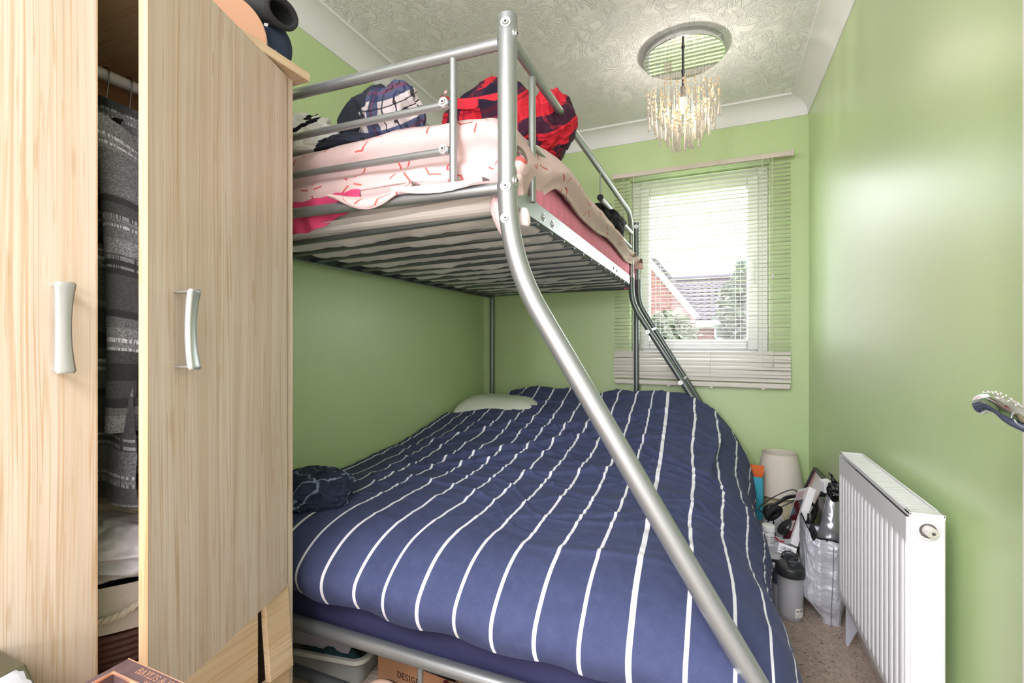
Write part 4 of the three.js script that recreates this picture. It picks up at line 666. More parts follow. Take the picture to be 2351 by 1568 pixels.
// ---------------------------------------------------------------- clothes on the upper bunk
{
  const plaid = (base, bands, size, seed) => canvasTex(512, 512, (g, W, H) => { g.fillStyle = base; g.fillRect(0, 0, W, H); for (const [c, p, w] of bands) { g.fillStyle = c; g.fillRect(p * W, 0, w * W, H); g.fillRect(0, p * H, W, w * H); } }, { size: [size, size] });
  const red = plaid('rgb(205,44,58)', [['rgba(36,38,56,0.8)', 0.05, 0.4], ['rgba(120,20,40,0.5)', 0.52, 0.05], ['rgba(245,70,80,0.4)', 0.75, 0.04]], 0.11);
  const rm = cotton(0xffffff, { map: red });
  const rs = thing('shirt', 'red and black checked shirt heaped on the upper bunk near the post', 'shirt');
  mesh('body', heap([-0.7, 1.735, -1.46], [0.18, 0.17, 0.15], 5, { amp: 0.17, freq: 1.35, nu: 220, nv: 140 }), rm, rs);
  mesh('shoulder', heap([-0.565, 1.72, -1.5], [0.1, 0.135, 0.13], 15, { amp: 0.2, freq: 1.4 }), rm, rs);
  { // rolled sleeve lobe with its dark opening, falling over the guard rail
    mesh('sleeve', heap([-0.487, 1.745, -1.47], [0.072, 0.1, 0.1], 23, { amp: 0.24, freq: 1.4, flat: -2 }), rm, rs);
    const c = V(-0.452, 1.77, -1.452);
    mesh('cuff', displace(grid(60, 14, (a, b) => { const th = a * 6.2832, q = b * 6.2832, R = 0.04 + 0.012 * Math.sin(th * 2 + 1), r = 0.0075; const e = (R + r * Math.cos(q)); return [c.x + 0.55 * Math.cos(th) * e * 0.5 + 0.02 * Math.sin(q) * 0.6, c.y + Math.sin(th) * e * 1.35, c.z + Math.cos(th) * e * -0.6 + r * Math.sin(q)]; }, (a, b) => [a * 0.3, b * 0.04]), (x, y) => 0.003 * Math.sin(y * 150)), rm, rs);
  }
  mesh('placket', thicken(grid(60, 8, (a, b) => { const x = mix(-0.86, -0.62, a), y = 1.86 - 0.055 * Math.sin(a * 2.6) - 0.03 * (b - 0.5) - 0.03 * a; return [x, y, -1.318 - 0.05 * Math.pow(a - 0.6, 2) * 4 - 0.012 * b]; }, (a, b) => [0.002 + b * 0.004, 0.06 + a * 0.004]), 60, 8, 0.004), cotton(0xe03a48), rs);
  { const g = new THREE.CylinderGeometry(0.006, 0.006, 0.003, 16); g.rotateX(1.4); g.translate(-0.8, 1.838, -1.318); mesh('button', g, std(0xe9b8b4, { roughness: 0.3 }), rs); }
  tag(mesh('jumper', heap([-1.045, 1.745, -1.3], [0.125, 0.145, 0.13], 11, { amp: 0.18, freq: 1.3, nu: 200, nv: 130 }), cotton(0x373c45)), 'dark charcoal jumper heaped on the upper bunk behind the plaid scarf', 'jumper');
  tag(mesh('jumper_sleeve', heap([-1.1, 1.645, -1.17], [0.16, 0.034, 0.075], 19, { amp: 0.18, freq: 2 }), cotton(0x373b48)), 'dark slate garment spread flat along the edge of the pink duvet', 'garment');
  const sc = plaid('rgb(216,206,206)', [['rgba(40,36,44,0.85)', 0.1, 0.03], ['rgba(54,64,98,0.8)', 0.42, 0.34], ['rgba(150,60,80,0.45)', 0.56, 0.06], ['rgba(30,26,32,0.7)', 0.9, 0.03]], 0.105);
  tag(mesh('scarf', heap([-0.945, 1.735, -1.245], [0.115, 0.125, 0.085], 27, { amp: 0.24, freq: 1.6, nu: 200, nv: 130, scale: 1.0 }), cotton(0xffffff, { map: sc })), 'grey and blue plaid scarf bundled against the charcoal jumper', 'scarf');
  const st = tex(256, 512, (u, v) => (Math.abs(((v * 6) % 1) - 0.5) < 0.06 ? rgb(30, 30, 34) : rgb(236, 236, 230)), { size: [0.2, 0.42] });
  tag(mesh('striped_garment', heap([-1.27, 1.675, -1.14], [0.17, 0.085, 0.085], 33, { amp: 0.2, freq: 2.1 }), cotton(0xffffff, { map: st })), 'white top with thin black stripes beside the wardrobe on the upper bunk', 'garment');
  tag(mesh('black_garment', heap([-0.5, 1.625, -2.35], [0.09, 0.07, 0.28], 39, { amp: 0.18, freq: 2 }), cotton(0x1d1d22)), 'black garment at the far end of the upper bunk behind the guard bar', 'garment');
}
// ---------------------------------------------------------------- radiator
{
  const t = thing('radiator', 'white fluted panel radiator on the right wall', 'radiator');
  const x0 = 0.373, x1 = 0.437, za = -1.239, zb = -1.833, y0 = 0.203, y1 = 0.672;
  const NZ = 340, NY = 60, pitch = 0.0336;
  mesh('front_panel', grid(NY, NZ, (a, b) => {
    const y = mix(y0, y1 - 0.012, a), z = mix(za, zb, b); const q = ((z - za) / -pitch + 0.35), f = q - Math.floor(q), fl = Math.min(f, 1 - f), e = ss(y0 + 0.022, y0 + 0.04, y) * ss(y1 - 0.062, y1 - 0.08, y) * ss(0, 0.02, b) * ss(1, 0.98, b);
    const edge = Math.min(a * (y1 - y0), b * (za - zb), (1 - b) * (za - zb)), lip = 0.006 * (1 - ss(0, 0.008, edge));
    return [x0 + lip + e * (0.0065 * (1 - ss(0.05, 0.17, fl)) - 0.002 * ss(0.1, 0.4, fl)), y, z];
  }), radWhite, t);
  mesh('back_panel', span([x1 - 0.012, y0, zb], [x1, y1 - 0.012, za], 0.005), radWhite, t);
  for (const z of [za - 0.004, zb + 0.004]) mesh('side_panel', span([x0 + 0.004, y0 + 0.004, z - 0.003], [x1, y1, z + 0.003], 0.0025), radWhite, t);
  const top = mesh('top_grille', mergeGeometries([span([x0 + 0.004, y1 - 0.012, zb], [x0 + 0.0085, y1, za], 0.0015), span([x1 - 0.0045, y1 - 0.012, zb], [x1, y1, za], 0.0015), span([x0 + 0.004, y1 - 0.006, za - 0.03], [x1, y1, za], 0.001), span([x0 + 0.004, y1 - 0.006, zb], [x1, y1, zb + 0.02], 0.001)]), radWhite, t);
  mesh('shade_block', span([x0 + 0.014, y0 + 0.03, zb + 0.01], [x1 - 0.014, y1 - 0.05, za - 0.01], 0.002), std(0x9a9a98, { roughness: 0.8 }), t);  // grey block standing in for the shade between the panels
  for (let i = 0; i < 40; i++) { const z = za - 0.036 - i * 0.0134; const g = box(0.05, 0.005, 0.009, 0, 0, 0, 0.001); g.rotateY(0.35); g.translate((x0 + x1) / 2 + 0.001, y1 - 0.004, z); mesh('grille_bar', g, radWhite, top); }
  for (const z of [zb + 0.22, zb + 0.08]) mesh('bracket', span([x1, y0 + 0.1, z - 0.015], [XR, y1 - 0.08, z + 0.015], 0.002), radWhite, t);
  const v = new THREE.Group(); v.name = 'bleed_valve'; t.add(v); v.position.set(0.4075, 0.637, za + 0.001); 
  mesh('ring', new THREE.TorusGeometry(0.0175, 0.0028, 10, 36), radWhite, v);
  mesh('recess', cyl(V(0, 0, -0.002), V(0, 0, 0.0012), 0.0165, 0.0165, 30), std(0x77756f, { roughness: 0.4, metalness: 0.6 }), v);
  mesh('plug', mergeGeometries([cyl(V(0, 0.001, 0), V(0.003, 0.0, 0.014), 0.0115, 0.0105, 24), cyl(V(0.003, 0, 0.014), V(0.0035, 0, 0.017), 0.0085, 0.0075, 24)]), std(0xe4e2dc, { metalness: 0.4, roughness: 0.2 }), v);
  mesh('plug_hole', cyl(V(0.0036, 0, 0.017), V(0.0037, 0, 0.0176), 0.0035, 0.0035, 12), std(0x55534f), v);
}
// ---------------------------------------------------------------- clutter between bed and radiator
{
  const whitePl = std(0xecedef, { roughness: 0.35 });
  // plastic tray everything stands on
  { const t = thing('storage_tray', 'white plastic storage tray on the carpet behind the shaker bottle', 'tray', [0.175, 0, -2.41]);
    const w = 0.27, d = 0.58, h = 0.155; for (const [a, b] of [[[-w / 2, 0.004, d / 2 - 0.004], [w / 2, h, d / 2]], [[-w / 2, 0.004, -d / 2], [w / 2, h, -d / 2 + 0.004]], [[-w / 2, 0.004, -d / 2], [-w / 2 + 0.004, h, d / 2]], [[w / 2 - 0.004, 0.004, -d / 2], [w / 2, h, d / 2]]]) mesh('side', span(a, b, 0.0015), whitePl, t);
    mesh('bottom', span([-w / 2, 0.001, -d / 2], [w / 2, 0.006, d / 2]), whitePl, t);
    mesh('rim', mergeGeometries([span([-w / 2 - 0.006, h - 0.012, d / 2 - 0.002], [w / 2 + 0.006, h, d / 2 + 0.008], 0.003), span([-w / 2 - 0.006, h - 0.012, -d / 2 - 0.006], [w / 2 + 0.006, h, -d / 2 + 0.002], 0.003), span([w / 2 - 0.002, h - 0.012, -d / 2], [w / 2 + 0.006, h, d / 2], 0.003), span([-w / 2 - 0.006, h - 0.012, -d / 2], [-w / 2 + 0.002, h, d / 2], 0.003)]), whitePl, t); }
  { const m = mesh('folded_blanket', heap([0.175, 0.085, -2.42], [0.125, 0.075, 0.27], 61, { amp: 0.06, flat: -0.9 }), std(0x9a9aa0, { roughness: 0.9 })); tag(m, 'grey bundled fabric filling the white storage tray', 'fabric'); }
  const clear = std(0xe8ebf2, { roughness: 0.12, transmission: 0.35, thickness: 0, metalness: 0.0 });
  const packet = (c, r, seed, ry, lab) => { const g = grid(40, 40, (a, b) => { const x = a * 2 - 1, z = b * 2 - 1, e = Math.pow(Math.max(0, (1 - x ** 4) * (1 - z ** 4)), 0.5); return [x * r[0], r[1] * e * (0.6 + 0.8 * (ridge(x * 2 + seed, z * 2, seed, 2) - 0.4)), -z * r[2]]; }); g.rotateY(ry); g.translate(...c); tag(mesh('plastic_packet', thicken(g, 40, 40, 0.004), clear), lab, 'packet'); };
  packet([0.175, 0.162, -2.19], [0.115, 0.018, 0.06], 3, 0.2, 'clear plastic packet lying along the front of the white tray');
  packet([0.24, 0.168, -2.3], [0.08, 0.02, 0.06], 9, -0.5, 'shiny plastic packet between the white tub and the headphones');
  { const m = mesh('label_card', span([-0.032, -0.02, -0.0005], [0.032, 0.02, 0.0005], 0.0004), std(0xffffff, { map: canvasTex(256, 160, (g, W, H) => { g.fillStyle = '#f4f4f4'; g.fillRect(0, 0, W, H); g.fillStyle = '#333'; for (let i = 0; i < 14; i++) g.fillRect(30 + i * 13, 40, 3 + (i * 7) % 6, 60); g.fillRect(20, 120, 180, 8); }, { size: [0.064, 0.04] }), roughness: 0.6 })); m.material.map.offset.set(0.5, 0.5); m.position.set(0.268, 0.193, -2.17); m.rotation.set(-0.7, -0.25, -0.3); tag(m, 'small white printed card lying below the headphones', 'card'); }
  // teal gift bag
  { const t = thing('gift_bag', 'teal paper gift bag with orange lining beside the duvet', 'gift bag', [0.15, 0.165, -2.62]); t.rotation.y = -0.15;
    const w = 0.145, d = 0.08, h = 0.205, th = 0.0012, teal = std(0x3aa7bd, { roughness: 0.5 }), org = std(0xe2702f, { roughness: 0.6 });
    const panel = (p, q, r, m, nm) => mesh(nm, thicken(grid(14, 14, (a, b) => { const x = mix(p[0], q[0], a), z = mix(p[1], q[1], a), y = b * h * r; const c = 0.004 * (ridge(a * 3 + 2, b * 3, 4, 2) - 0.7) * Math.sin(Math.PI * a); return [x + c, y, z + c]; }), 14, 14, th), m, t);
    panel([-w / 2, d / 2], [w / 2, d / 2], 1, teal, 'front'); panel([w / 2, d / 2], [w / 2, -d / 2], 1, teal, 'side'); panel([w / 2, -d / 2], [-w / 2, -d / 2], 1.2, org, 'back'); panel([-w / 2, -d / 2], [-w / 2, d / 2], 1.1, org, 'side');
    mesh('lining', mergeGeometries([[[-w / 2 + 0.003, d / 2 - 0.003], [w / 2 - 0.003, d / 2 - 0.003]], [[w / 2 - 0.003, d / 2 - 0.003], [w / 2 - 0.003, -d / 2 + 0.003]]].map(([p, q]) => grid(4, 4, (a, b) => [mix(p[0], q[0], a), b * h, mix(p[1], q[1], a)]))), org, t);
    mesh('cord_handle', tube([V(-0.02, h, d / 2), V(-0.015, h + 0.035, d / 2 + 0.005), V(0.01, h + 0.03, d / 2 + 0.004), V(0.02, h - 0.005, d / 2 + 0.002)], 0.0022, 8, 6), std(0xf4f0ec), t);
    mesh('tissue', heap([-0.02, h + 0.015, -0.01], [0.035, 0.03, 0.025], 7, { nu: 50, nv: 40, amp: 0.25 }), std(0xe0a288, { roughness: 0.8 }), t); }
  // lamp
  { const t = thing('table_lamp', 'cream table lamp with a tapered fabric shade in the corner', 'table lamp', [0.315, 0, -2.83]);
    const shade = (k) => [[0.119 - k, 0.236], [0.115 - k, 0.25], [0.082 - k, 0.442], [0.081 - k, 0.446]].map((p) => new THREE.Vector2(...p));
    mesh('shade', new THREE.LatheGeometry([...shade(0), ...shade(0.0025).reverse()], 64), std(0xf7f0e2, { roughness: 0.9, transmission: 0.25, thickness: 0 }), t);
    mesh('shade_trim', mergeGeometries([new THREE.TorusGeometry(0.081, 0.0018, 8, 64).rotateX(Math.PI / 2).translate(0, 0.446, 0), new THREE.TorusGeometry(0.119, 0.0018, 8, 64).rotateX(Math.PI / 2).translate(0, 0.237, 0)]), std(0xddd2bb, { roughness: 0.8 }), t);
    mesh('shade_ring', mergeGeometries([0, 2.09, 4.19].map((a) => cyl(V(0.02 * Math.cos(a), 0.41, 0.02 * Math.sin(a)), V(0.074 * Math.cos(a), 0.436, 0.074 * Math.sin(a)), 0.0014, 0.0014, 6))), std(0xe8e2d4), t);
    mesh('bulb', new THREE.LatheGeometry([[0, 0.43], [0.015, 0.425], [0.027, 0.405], [0.027, 0.39], [0.016, 0.355], [0.012, 0.34], [0.012, 0.32], [0, 0.32]].map((p) => new THREE.Vector2(...p)), 28), std(0xf3efe6, { roughness: 0.25 }), t);
    mesh('base', new THREE.LatheGeometry([[0, 0], [0.06, 0], [0.066, 0.012], [0.074, 0.05], [0.09, 0.12], [0.092, 0.16], [0.078, 0.205], [0.045, 0.235], [0.018, 0.25], [0.014, 0.32], [0, 0.32]].map((p) => new THREE.Vector2(...p)), 48), std(0xe4d8b4, { roughness: 0.22, clearcoat: 0.5 }), t); }
  // white tub
  { const t = thing('pill_tub', 'small white plastic tub with a printed label on the tray', 'tub', [0.21, 0.172, -2.25]);
    mesh('body', new THREE.LatheGeometry([[0, 0], [0.022, 0], [0.0235, 0.003], [0.0235, 0.06], [0, 0.06]].map((p) => new THREE.Vector2(...p)), 36), whitePl, t);
    mesh('lid', new THREE.LatheGeometry([[0, 0.06], [0.025, 0.06], [0.0255, 0.063], [0.0255, 0.083], [0.024, 0.086], [0, 0.086]].map((p) => new THREE.Vector2(...p)), 36), std(0xf6f6f6, { roughness: 0.3 }), t);
    mesh('label', new THREE.CylinderGeometry(0.0238, 0.0238, 0.04, 36, 1, true).translate(0, 0.03, 0), std(0xffffff, { map: canvasTex(512, 128, (g, W, H) => { g.fillStyle = '#f2f2f2'; g.fillRect(0, 0, W, H); g.fillStyle = '#4a4a4a'; for (let k = 0; k < 4; k++) for (let i = 0; i < 10; i++) g.fillRect(k * 128 + 10 + i * 11, 22 + (i % 2) * 3, 8, 12); g.fillStyle = '#8a8a8a'; for (let r = 0; r < 4; r++) g.fillRect(10, 52 + r * 17, W - 20, 7); }), roughness: 0.5 }), t); }
  // headphones
  { const t = thing('headphones', 'black over-ear headphones lying against the table lamp', 'headphones', [0.26, 0.262, -2.33]); { const y = V(0.78, 0.5, -0.335).normalize(), x = V(-0.3, 0.5, -0.7); x.addScaledVector(y, -x.dot(y)).normalize(); basis(t, x, y, x.clone().cross(y), V(0.262, 0.258, -2.33)); t.scale.setScalar(1.12); }
    const foam = std(0x131416, { roughness: 0.75 }), shell = std(0x1e2022, { roughness: 0.32 });
    for (const s of [-1, 1]) { const c = [s * 0.045, 0, 0];
      mesh('ear_cushion', new THREE.TorusGeometry(0.024, 0.0105, 16, 40).scale(1, 1.15, 1).rotateY(Math.PI / 2).translate(c[0] - s * 0.01, 0, 0), foam, t);
      mesh('ear_cup', new THREE.LatheGeometry([[0, 0], [0.03, 0], [0.034, 0.006], [0.031, 0.018], [0.018, 0.024], [0, 0.025]].map((p) => new THREE.Vector2(...p)), 36).rotateZ(-s * Math.PI / 2).translate(c[0] - s * 0.004, 0, 0), shell, t);
      mesh('yoke', box(0.009, 0.06, 0.016, s * 0.062, 0.045, 0, 0.003), shell, t); }
    mesh('headband', grid(40, 14, (a, b) => { const th = mix(-1.62, 1.62, a), q = b * 6.2832, r = 0.063 + 0.0045 * Math.cos(q); return [Math.sin(th) * r, 0.07 + Math.cos(th) * r * 1.05, 0.012 * Math.sin(q)]; }), shell, t);
    mesh('cable', tube([V(0.06, -0.03, 0), V(0.1, -0.02, 0.03), V(0.12, 0.07, 0.05), V(0.09, 0.14, 0.03), V(0.055, 0.13, 0.03), V(0.065, 0.04, 0.045), V(0.02, -0.06, 0.05), V(-0.06, -0.07, 0.06), V(-0.075, -0.05, 0.07), V(-0.03, -0.05, 0.06), V(0.05, 0.0, 0.05)], 0.0022, 8, 6), blackPlastic, t); }
  const lanyard = mesh('red_cord', tube([V(0.23, 0.2, -2.3), V(0.255, 0.188, -2.27), V(0.285, 0.2, -2.25), V(0.32, 0.212, -2.22), V(0.335, 0.21, -2.21)], 0.0028, 8, 6), std(0xb1223c, { roughness: 0.7 })); tag(lanyard, 'thin red cord running below the headphones to the white box', 'cord');
  { const pts = []; for (let i = 0; i <= 40; i++) { const a = i / 40 * 6.2832 * 2.5; pts.push(V(0.262 + 0.026 * Math.cos(a) + 0.012 * i / 40, 0.19 + 0.01 * Math.sin(a * 1.3) + 0.006 * i / 40, -2.115 + 0.018 * Math.sin(a))); } tag(mesh('cable', tube(pts, 0.0024, 8, 2), blackPlastic), 'coiled black cable lying above the shaker bottle lid', 'cable'); }
  // black picture frame, white boxed frame
  { const t = thing('picture_frame', 'black framed picture leaning on the right wall behind the white box', 'picture frame');
    const A = V(0.448, 0.425, -2.66), B = V(0.448, 0.437, -2.38), z = new THREE.Vector3().subVectors(B, A).normalize(), dn = V(-0.39, -0.92, 0).normalize(), n = z.clone().cross(dn).normalize();
    basis(t, z, dn.clone().negate(), z.clone().cross(dn.clone().negate()), A); const w = 0.28, h = 0.345, b = 0.013;
    for (const [p, q] of [[[0, -b, -0.012], [w, 0, 0.008]], [[0, -h, -0.012], [w, -h + b, 0.008]], [[0, -h, -0.012], [b, 0, 0.008]], [[w - b, -h, -0.012], [w, 0, 0.008]]]) mesh('frame_bar', span(p, q, 0.002), std(0x1a1b1d, { roughness: 0.35 }), t);
    mesh('backing', span([0.004, -h + 0.004, -0.01], [w - 0.004, -0.004, -0.004]), std(0x2a2522), t);
    mesh('print', span([b - 0.002, -h + b - 0.002, -0.003], [w - b + 0.002, -b + 0.002, -0.001], 0.0005), std(0xffffff, { map: (() => { const k = canvasTex(256, 256, (g, W, H) => { g.fillStyle = '#e9edf2'; g.fillRect(0, 0, W, H); g.fillStyle = '#c3cfe2'; g.fillRect(40, 60, 60, 10); g.fillRect(40, 90, 90, 6); g.fillStyle = '#c9565e'; g.beginPath(); g.ellipse(150, 170, 46, 30, 0.6, 0, 6.3); g.fill(); g.fillStyle = '#e3a09a'; g.fillRect(60, 190, 120, 20); }, { size: [0.28, 0.345] }); return k; })(), roughness: 0.3 }), t);
    mesh('pane', span([b, -h + b, 0.001], [w - b, -b, 0.002], 0.0004), new THREE.MeshPhysicalMaterial({ color: 0xffffff, roughness: 0.02, transmission: 1, thickness: 0 }), t); }
  { const t = thing('gift_box', 'slim white box with a dark red glossy window leaning by the headphones', 'box');
    const top = V(0.378, 0.418, -2.3), up = V(0.075, 0.19, -0.1).normalize(), fr = V(-0.97, 0.1, 0.2); fr.addScaledVector(up, -fr.dot(up)).normalize(); const x = up.clone().cross(fr).normalize();
    basis(t, x, up, fr, top); const w = 0.115, h = 0.25, d = 0.028;
    mesh('carton', span([-w, -h, -d / 2], [0, 0, d / 2], 0.002), std(0xf2f2f3, { roughness: 0.35 }), t);
    mesh('window_film', span([-w + 0.012, -h + 0.02, d / 2], [-0.02, -0.055, d / 2 + 0.001], 0.0005), std(0x6d2530, { roughness: 0.12, clearcoat: 1 }), t);
    mesh('printed_corner', span([-w + 0.012, -0.05, d / 2], [-0.03, -0.015, d / 2 + 0.0008], 0.0004), std(0xd8b9c0, { roughness: 0.3 }), t);
    mesh('strip', span([-w * 0.55, -h + 0.055, d / 2 + 0.001], [-w * 0.25, -h + 0.1, d / 2 + 0.0016], 0.0003), std(0xdcc9c4, { roughness: 0.3 }), t); }
  { const m = mesh('small_box', box(0.032, 0.045, 0.03, 0, 0, 0, 0.001), std(0xefeff0, { roughness: 0.4 })); m.position.set(0.405, 0.46, -2.2); m.rotation.set(0.15, 0.4, 0.1); tag(m, 'small white carton standing between the black frame and the silver pouch', 'box');
    const p = mesh('perfume_box', box(0.03, 0.4, 0.05, 0, 0, 0, 0.002), std(0x4b4640, { roughness: 0.3 })); p.position.set(0.41, 0.2, -2.23); p.rotation.y = 0.3; tag(p, 'tall dark box with a small white carton on top', 'box');
    const q = mesh('peach_label_bottle', new THREE.LatheGeometry([[0, 0], [0.018, 0], [0.018, 0.16], [0.01, 0.18], [0.01, 0.2], [0, 0.2]].map((v) => new THREE.Vector2(...v)), 24), std(0x2a2624, { roughness: 0.25 })); q.position.set(0.352, 0.14, -2.2); tag(q, 'dark bottle just left of the silver pouch', 'bottle'); }
  // silver mailing bag with open black mouth
  { const t = thing('mailing_bag', 'silver padded mailing bag standing open beside the radiator', 'bag');
    const crump = tex(512, 512, (u, v) => 0.5 * ridge(u * 9 + 2 * vn(u * 4, v * 4, 2, 4), v * 7, 5, 3) + 0.4 * fb(u * 12, v * 12, 8, 12), { srgb: false, size: [0.5, 1] }); const foil = std(0xcdd1d8, { metalness: 0.25, roughness: 0.4, bumpMap: crump, bumpScale: 0.012 }), ring = (th, y, k) => { const cx = mix(0.392, 0.37, ss(0, 0.1, y)), rx = mix(0.032, 0.067, ss(0, 0.11, y)) * k, rz = mix(0.04, 0.075, ss(0, 0.1, y)) * k, c = Math.cos(th), s = Math.sin(th), p = 0.42; return [cx + Math.sign(c) * Math.pow(Math.abs(c), p) * rx, -2.065 + Math.sign(s) * Math.pow(Math.abs(s), p) * rz]; };
    const topY = (th) => 0.318 + 0.055 * Math.pow(Math.max(0, -Math.cos(th)), 2) - 0.018 * Math.max(0, Math.sin(th)) * Math.max(0, Math.cos(th));
    const g = grid(160, 90, (a, b) => { const th = -a * 6.2832, y = b * topY(th), p = ring(th, y, 1); return [p[0], y, p[1]]; });
    displace(g, (x, y, z) => 0.005 * (ridge(x * 14 + z * 5, y * 9, 4, 2) - 0.8) + 0.003 * (ridge(y * 22, x * 8 + z * 8, 7, 2) - 0.8) + 0.004 * Math.sin(x * 130) * ss(0.02, 0.1, y));
    mesh('pouch', thicken(g, 160, 90, 0.003), foil, t);
    mesh('black_lining', grid(80, 10, (a, b) => { const th = -a * 6.2832, y = mix(0.2, topY(th) + 0.006, b), p = ring(th, y, mix(0.7, 0.96, b)); return [p[0], y, p[1]]; }), std(0x141416, { roughness: 0.5 }), t);
    mesh('seam', tube([V(0.382, 0.01, -1.992), V(0.384, 0.1, -1.988), V(0.388, 0.2, -1.988), V(0.39, 0.298, -1.99)], 0.0012, 6, 5), std(0x6a6e78, { roughness: 0.5 }), t); }
  { const m = mesh('foil_pouch', (() => { const g = grid(90, 60, (a, b) => { const th = -a * 6.2832, y = mix(0.2, 0.49, b), r = mix(0.055, 0.012, Math.pow(b, 1.1)); return [0.388 + 0.02 * b + Math.cos(th) * r, y, -2.08 + Math.sin(th) * r]; }); return displace(g, (x, y, z) => 0.008 * (rid3(x * 22, y * 16, z * 22, 5) - 0.75)); })(), std(0xd4d6da, { metalness: 0.75, roughness: 0.22 })); tag(m, 'crumpled silver foil pouch standing in the mailing bag', 'pouch'); }
  { const t = thing('plastic_bag', 'knotted black plastic bag above the silver pouch by the radiator', 'plastic bag'); const bm = std(0x111214, { roughness: 0.2 });
    mesh('knot', heap([0.408, 0.478, -2.06], [0.024, 0.036, 0.024], 5, { nu: 80, nv: 50, amp: 0.3, flat: -2 }), bm, t);
    mesh('twist', displace(grid(30, 24, (a, b) => { const th = a * 6.2832, r = mix(0.009, 0.002, b) ; return [0.405 - 0.018 * b * b + Math.cos(th) * r, 0.505 + 0.045 * b, -2.06 + Math.sin(th) * r]; }), (x, y, z) => 0.0015 * Math.sin(y * 300)), bm, t); }
  // shaker bottle
  { const t = thing('shaker_bottle', 'translucent shaker bottle with a black flip lid on the carpet', 'bottle', [0.262, 0.001, -2.03]);
    const lp = (l) => l.map((p) => new THREE.Vector2(...p));
    mesh('cup', new THREE.LatheGeometry(lp([[0, 0], [0.036, 0], [0.039, 0.004], [0.0405, 0.02], [0.0445, 0.175], [0.0435, 0.175], [0.0395, 0.02], [0.037, 0.006], [0, 0.005]]), 56), std(0xf4f5f6, { roughness: 0.35, transmission: 0.75, thickness: 0 }), t);
    mesh('water', new THREE.LatheGeometry(lp([[0, 0.008], [0.037, 0.008], [0.039, 0.02], [0.0422, 0.128], [0, 0.128]]), 48), std(0xdfe4ea, { roughness: 0.3, transmission: 0.55, thickness: 0 }), t);
    mesh('lid', new THREE.LatheGeometry(lp([[0.0455, 0.158], [0.0495, 0.16], [0.051, 0.17], [0.0505, 0.188], [0.048, 0.193], [0.04, 0.198], [0.022, 0.206], [0, 0.208]]), 56), std(0x2a2d2f, { roughness: 0.38 }), t);
    const cap = mesh('flip_cap', mergeGeometries([box(0.034, 0.012, 0.03, 0.004, 0.214, 0.012, 0.005), box(0.04, 0.03, 0.009, 0.0, 0.216, -0.016, 0.003), cyl(V(0.004, 0.2, 0.026), V(0.004, 0.214, 0.024), 0.015, 0.016, 24)]), std(0x34383a, { roughness: 0.4 }), t);
    mesh('cap_slot', new THREE.TorusGeometry(0.012, 0.003, 8, 28).rotateX(Math.PI / 2).scale(1.1, 1, 0.75).translate(0.004, 0.2205, 0.014), std(0x1c1e20, { roughness: 0.35 }), cap);
    const lab = canvasTex(256, 256, (g, W, H) => { g.fillStyle = '#f3f1ea'; g.fillRect(0, 0, W, H); g.fillStyle = '#1c1c1c'; g.font = 'bold 92px sans-serif'; g.fillText('m', 22, 110); g.fillText('500', 118, 112); g.font = '28px sans-serif'; g.fillText('ml 700 600', 26, 160); for (let r = 0; r < 3; r++) g.fillRect(26, 182 + r * 22, 150 - r * 30, 6); g.fillRect(120, 20, 100, 8); });
    mesh('label', new THREE.CylinderGeometry(0.0425, 0.0416, 0.034, 20, 1, true, 0.25, 0.85).translate(0, 0.035, 0), std(0xffffff, { map: lab, roughness: 0.6 }), t); }
  { const t = thing('dark_cup', 'dark blue lidded cup half hidden by the duvet left of the shaker', 'cup', [0.222, 0.001, -2.05]); mesh('cup', new THREE.LatheGeometry([[0, 0], [0.014, 0], [0.018, 0.11], [0, 0.11]].map((p) => new THREE.Vector2(...p)), 28), std(0x8f949c, { roughness: 0.3 }), t); mesh('lid', new THREE.LatheGeometry([[0.0195, 0.11], [0.02, 0.15], [0.016, 0.16], [0, 0.162]].map((p) => new THREE.Vector2(...p)), 28), std(0x3c4656, { roughness: 0.3 }), t); }
  { const s = new THREE.Shape([[0, 0.17], [0.03, 0.17], [0.034, 0.07], [0.006, 0.012], [0.0, 0.02]].map((p) => new THREE.Vector2(...p))); const g = new THREE.ExtrudeGeometry(s, { depth: 0.0012, bevelEnabled: false }); const m = mesh('grey_flap', g, std(0xb9bcc4, { roughness: 0.4 })); m.position.set(0.402, 0.001, -1.88); m.rotation.y = 0.2; tag(m, 'grey plastic sheet corner hanging under the radiator beside the mailing bag', 'sheet'); }
}
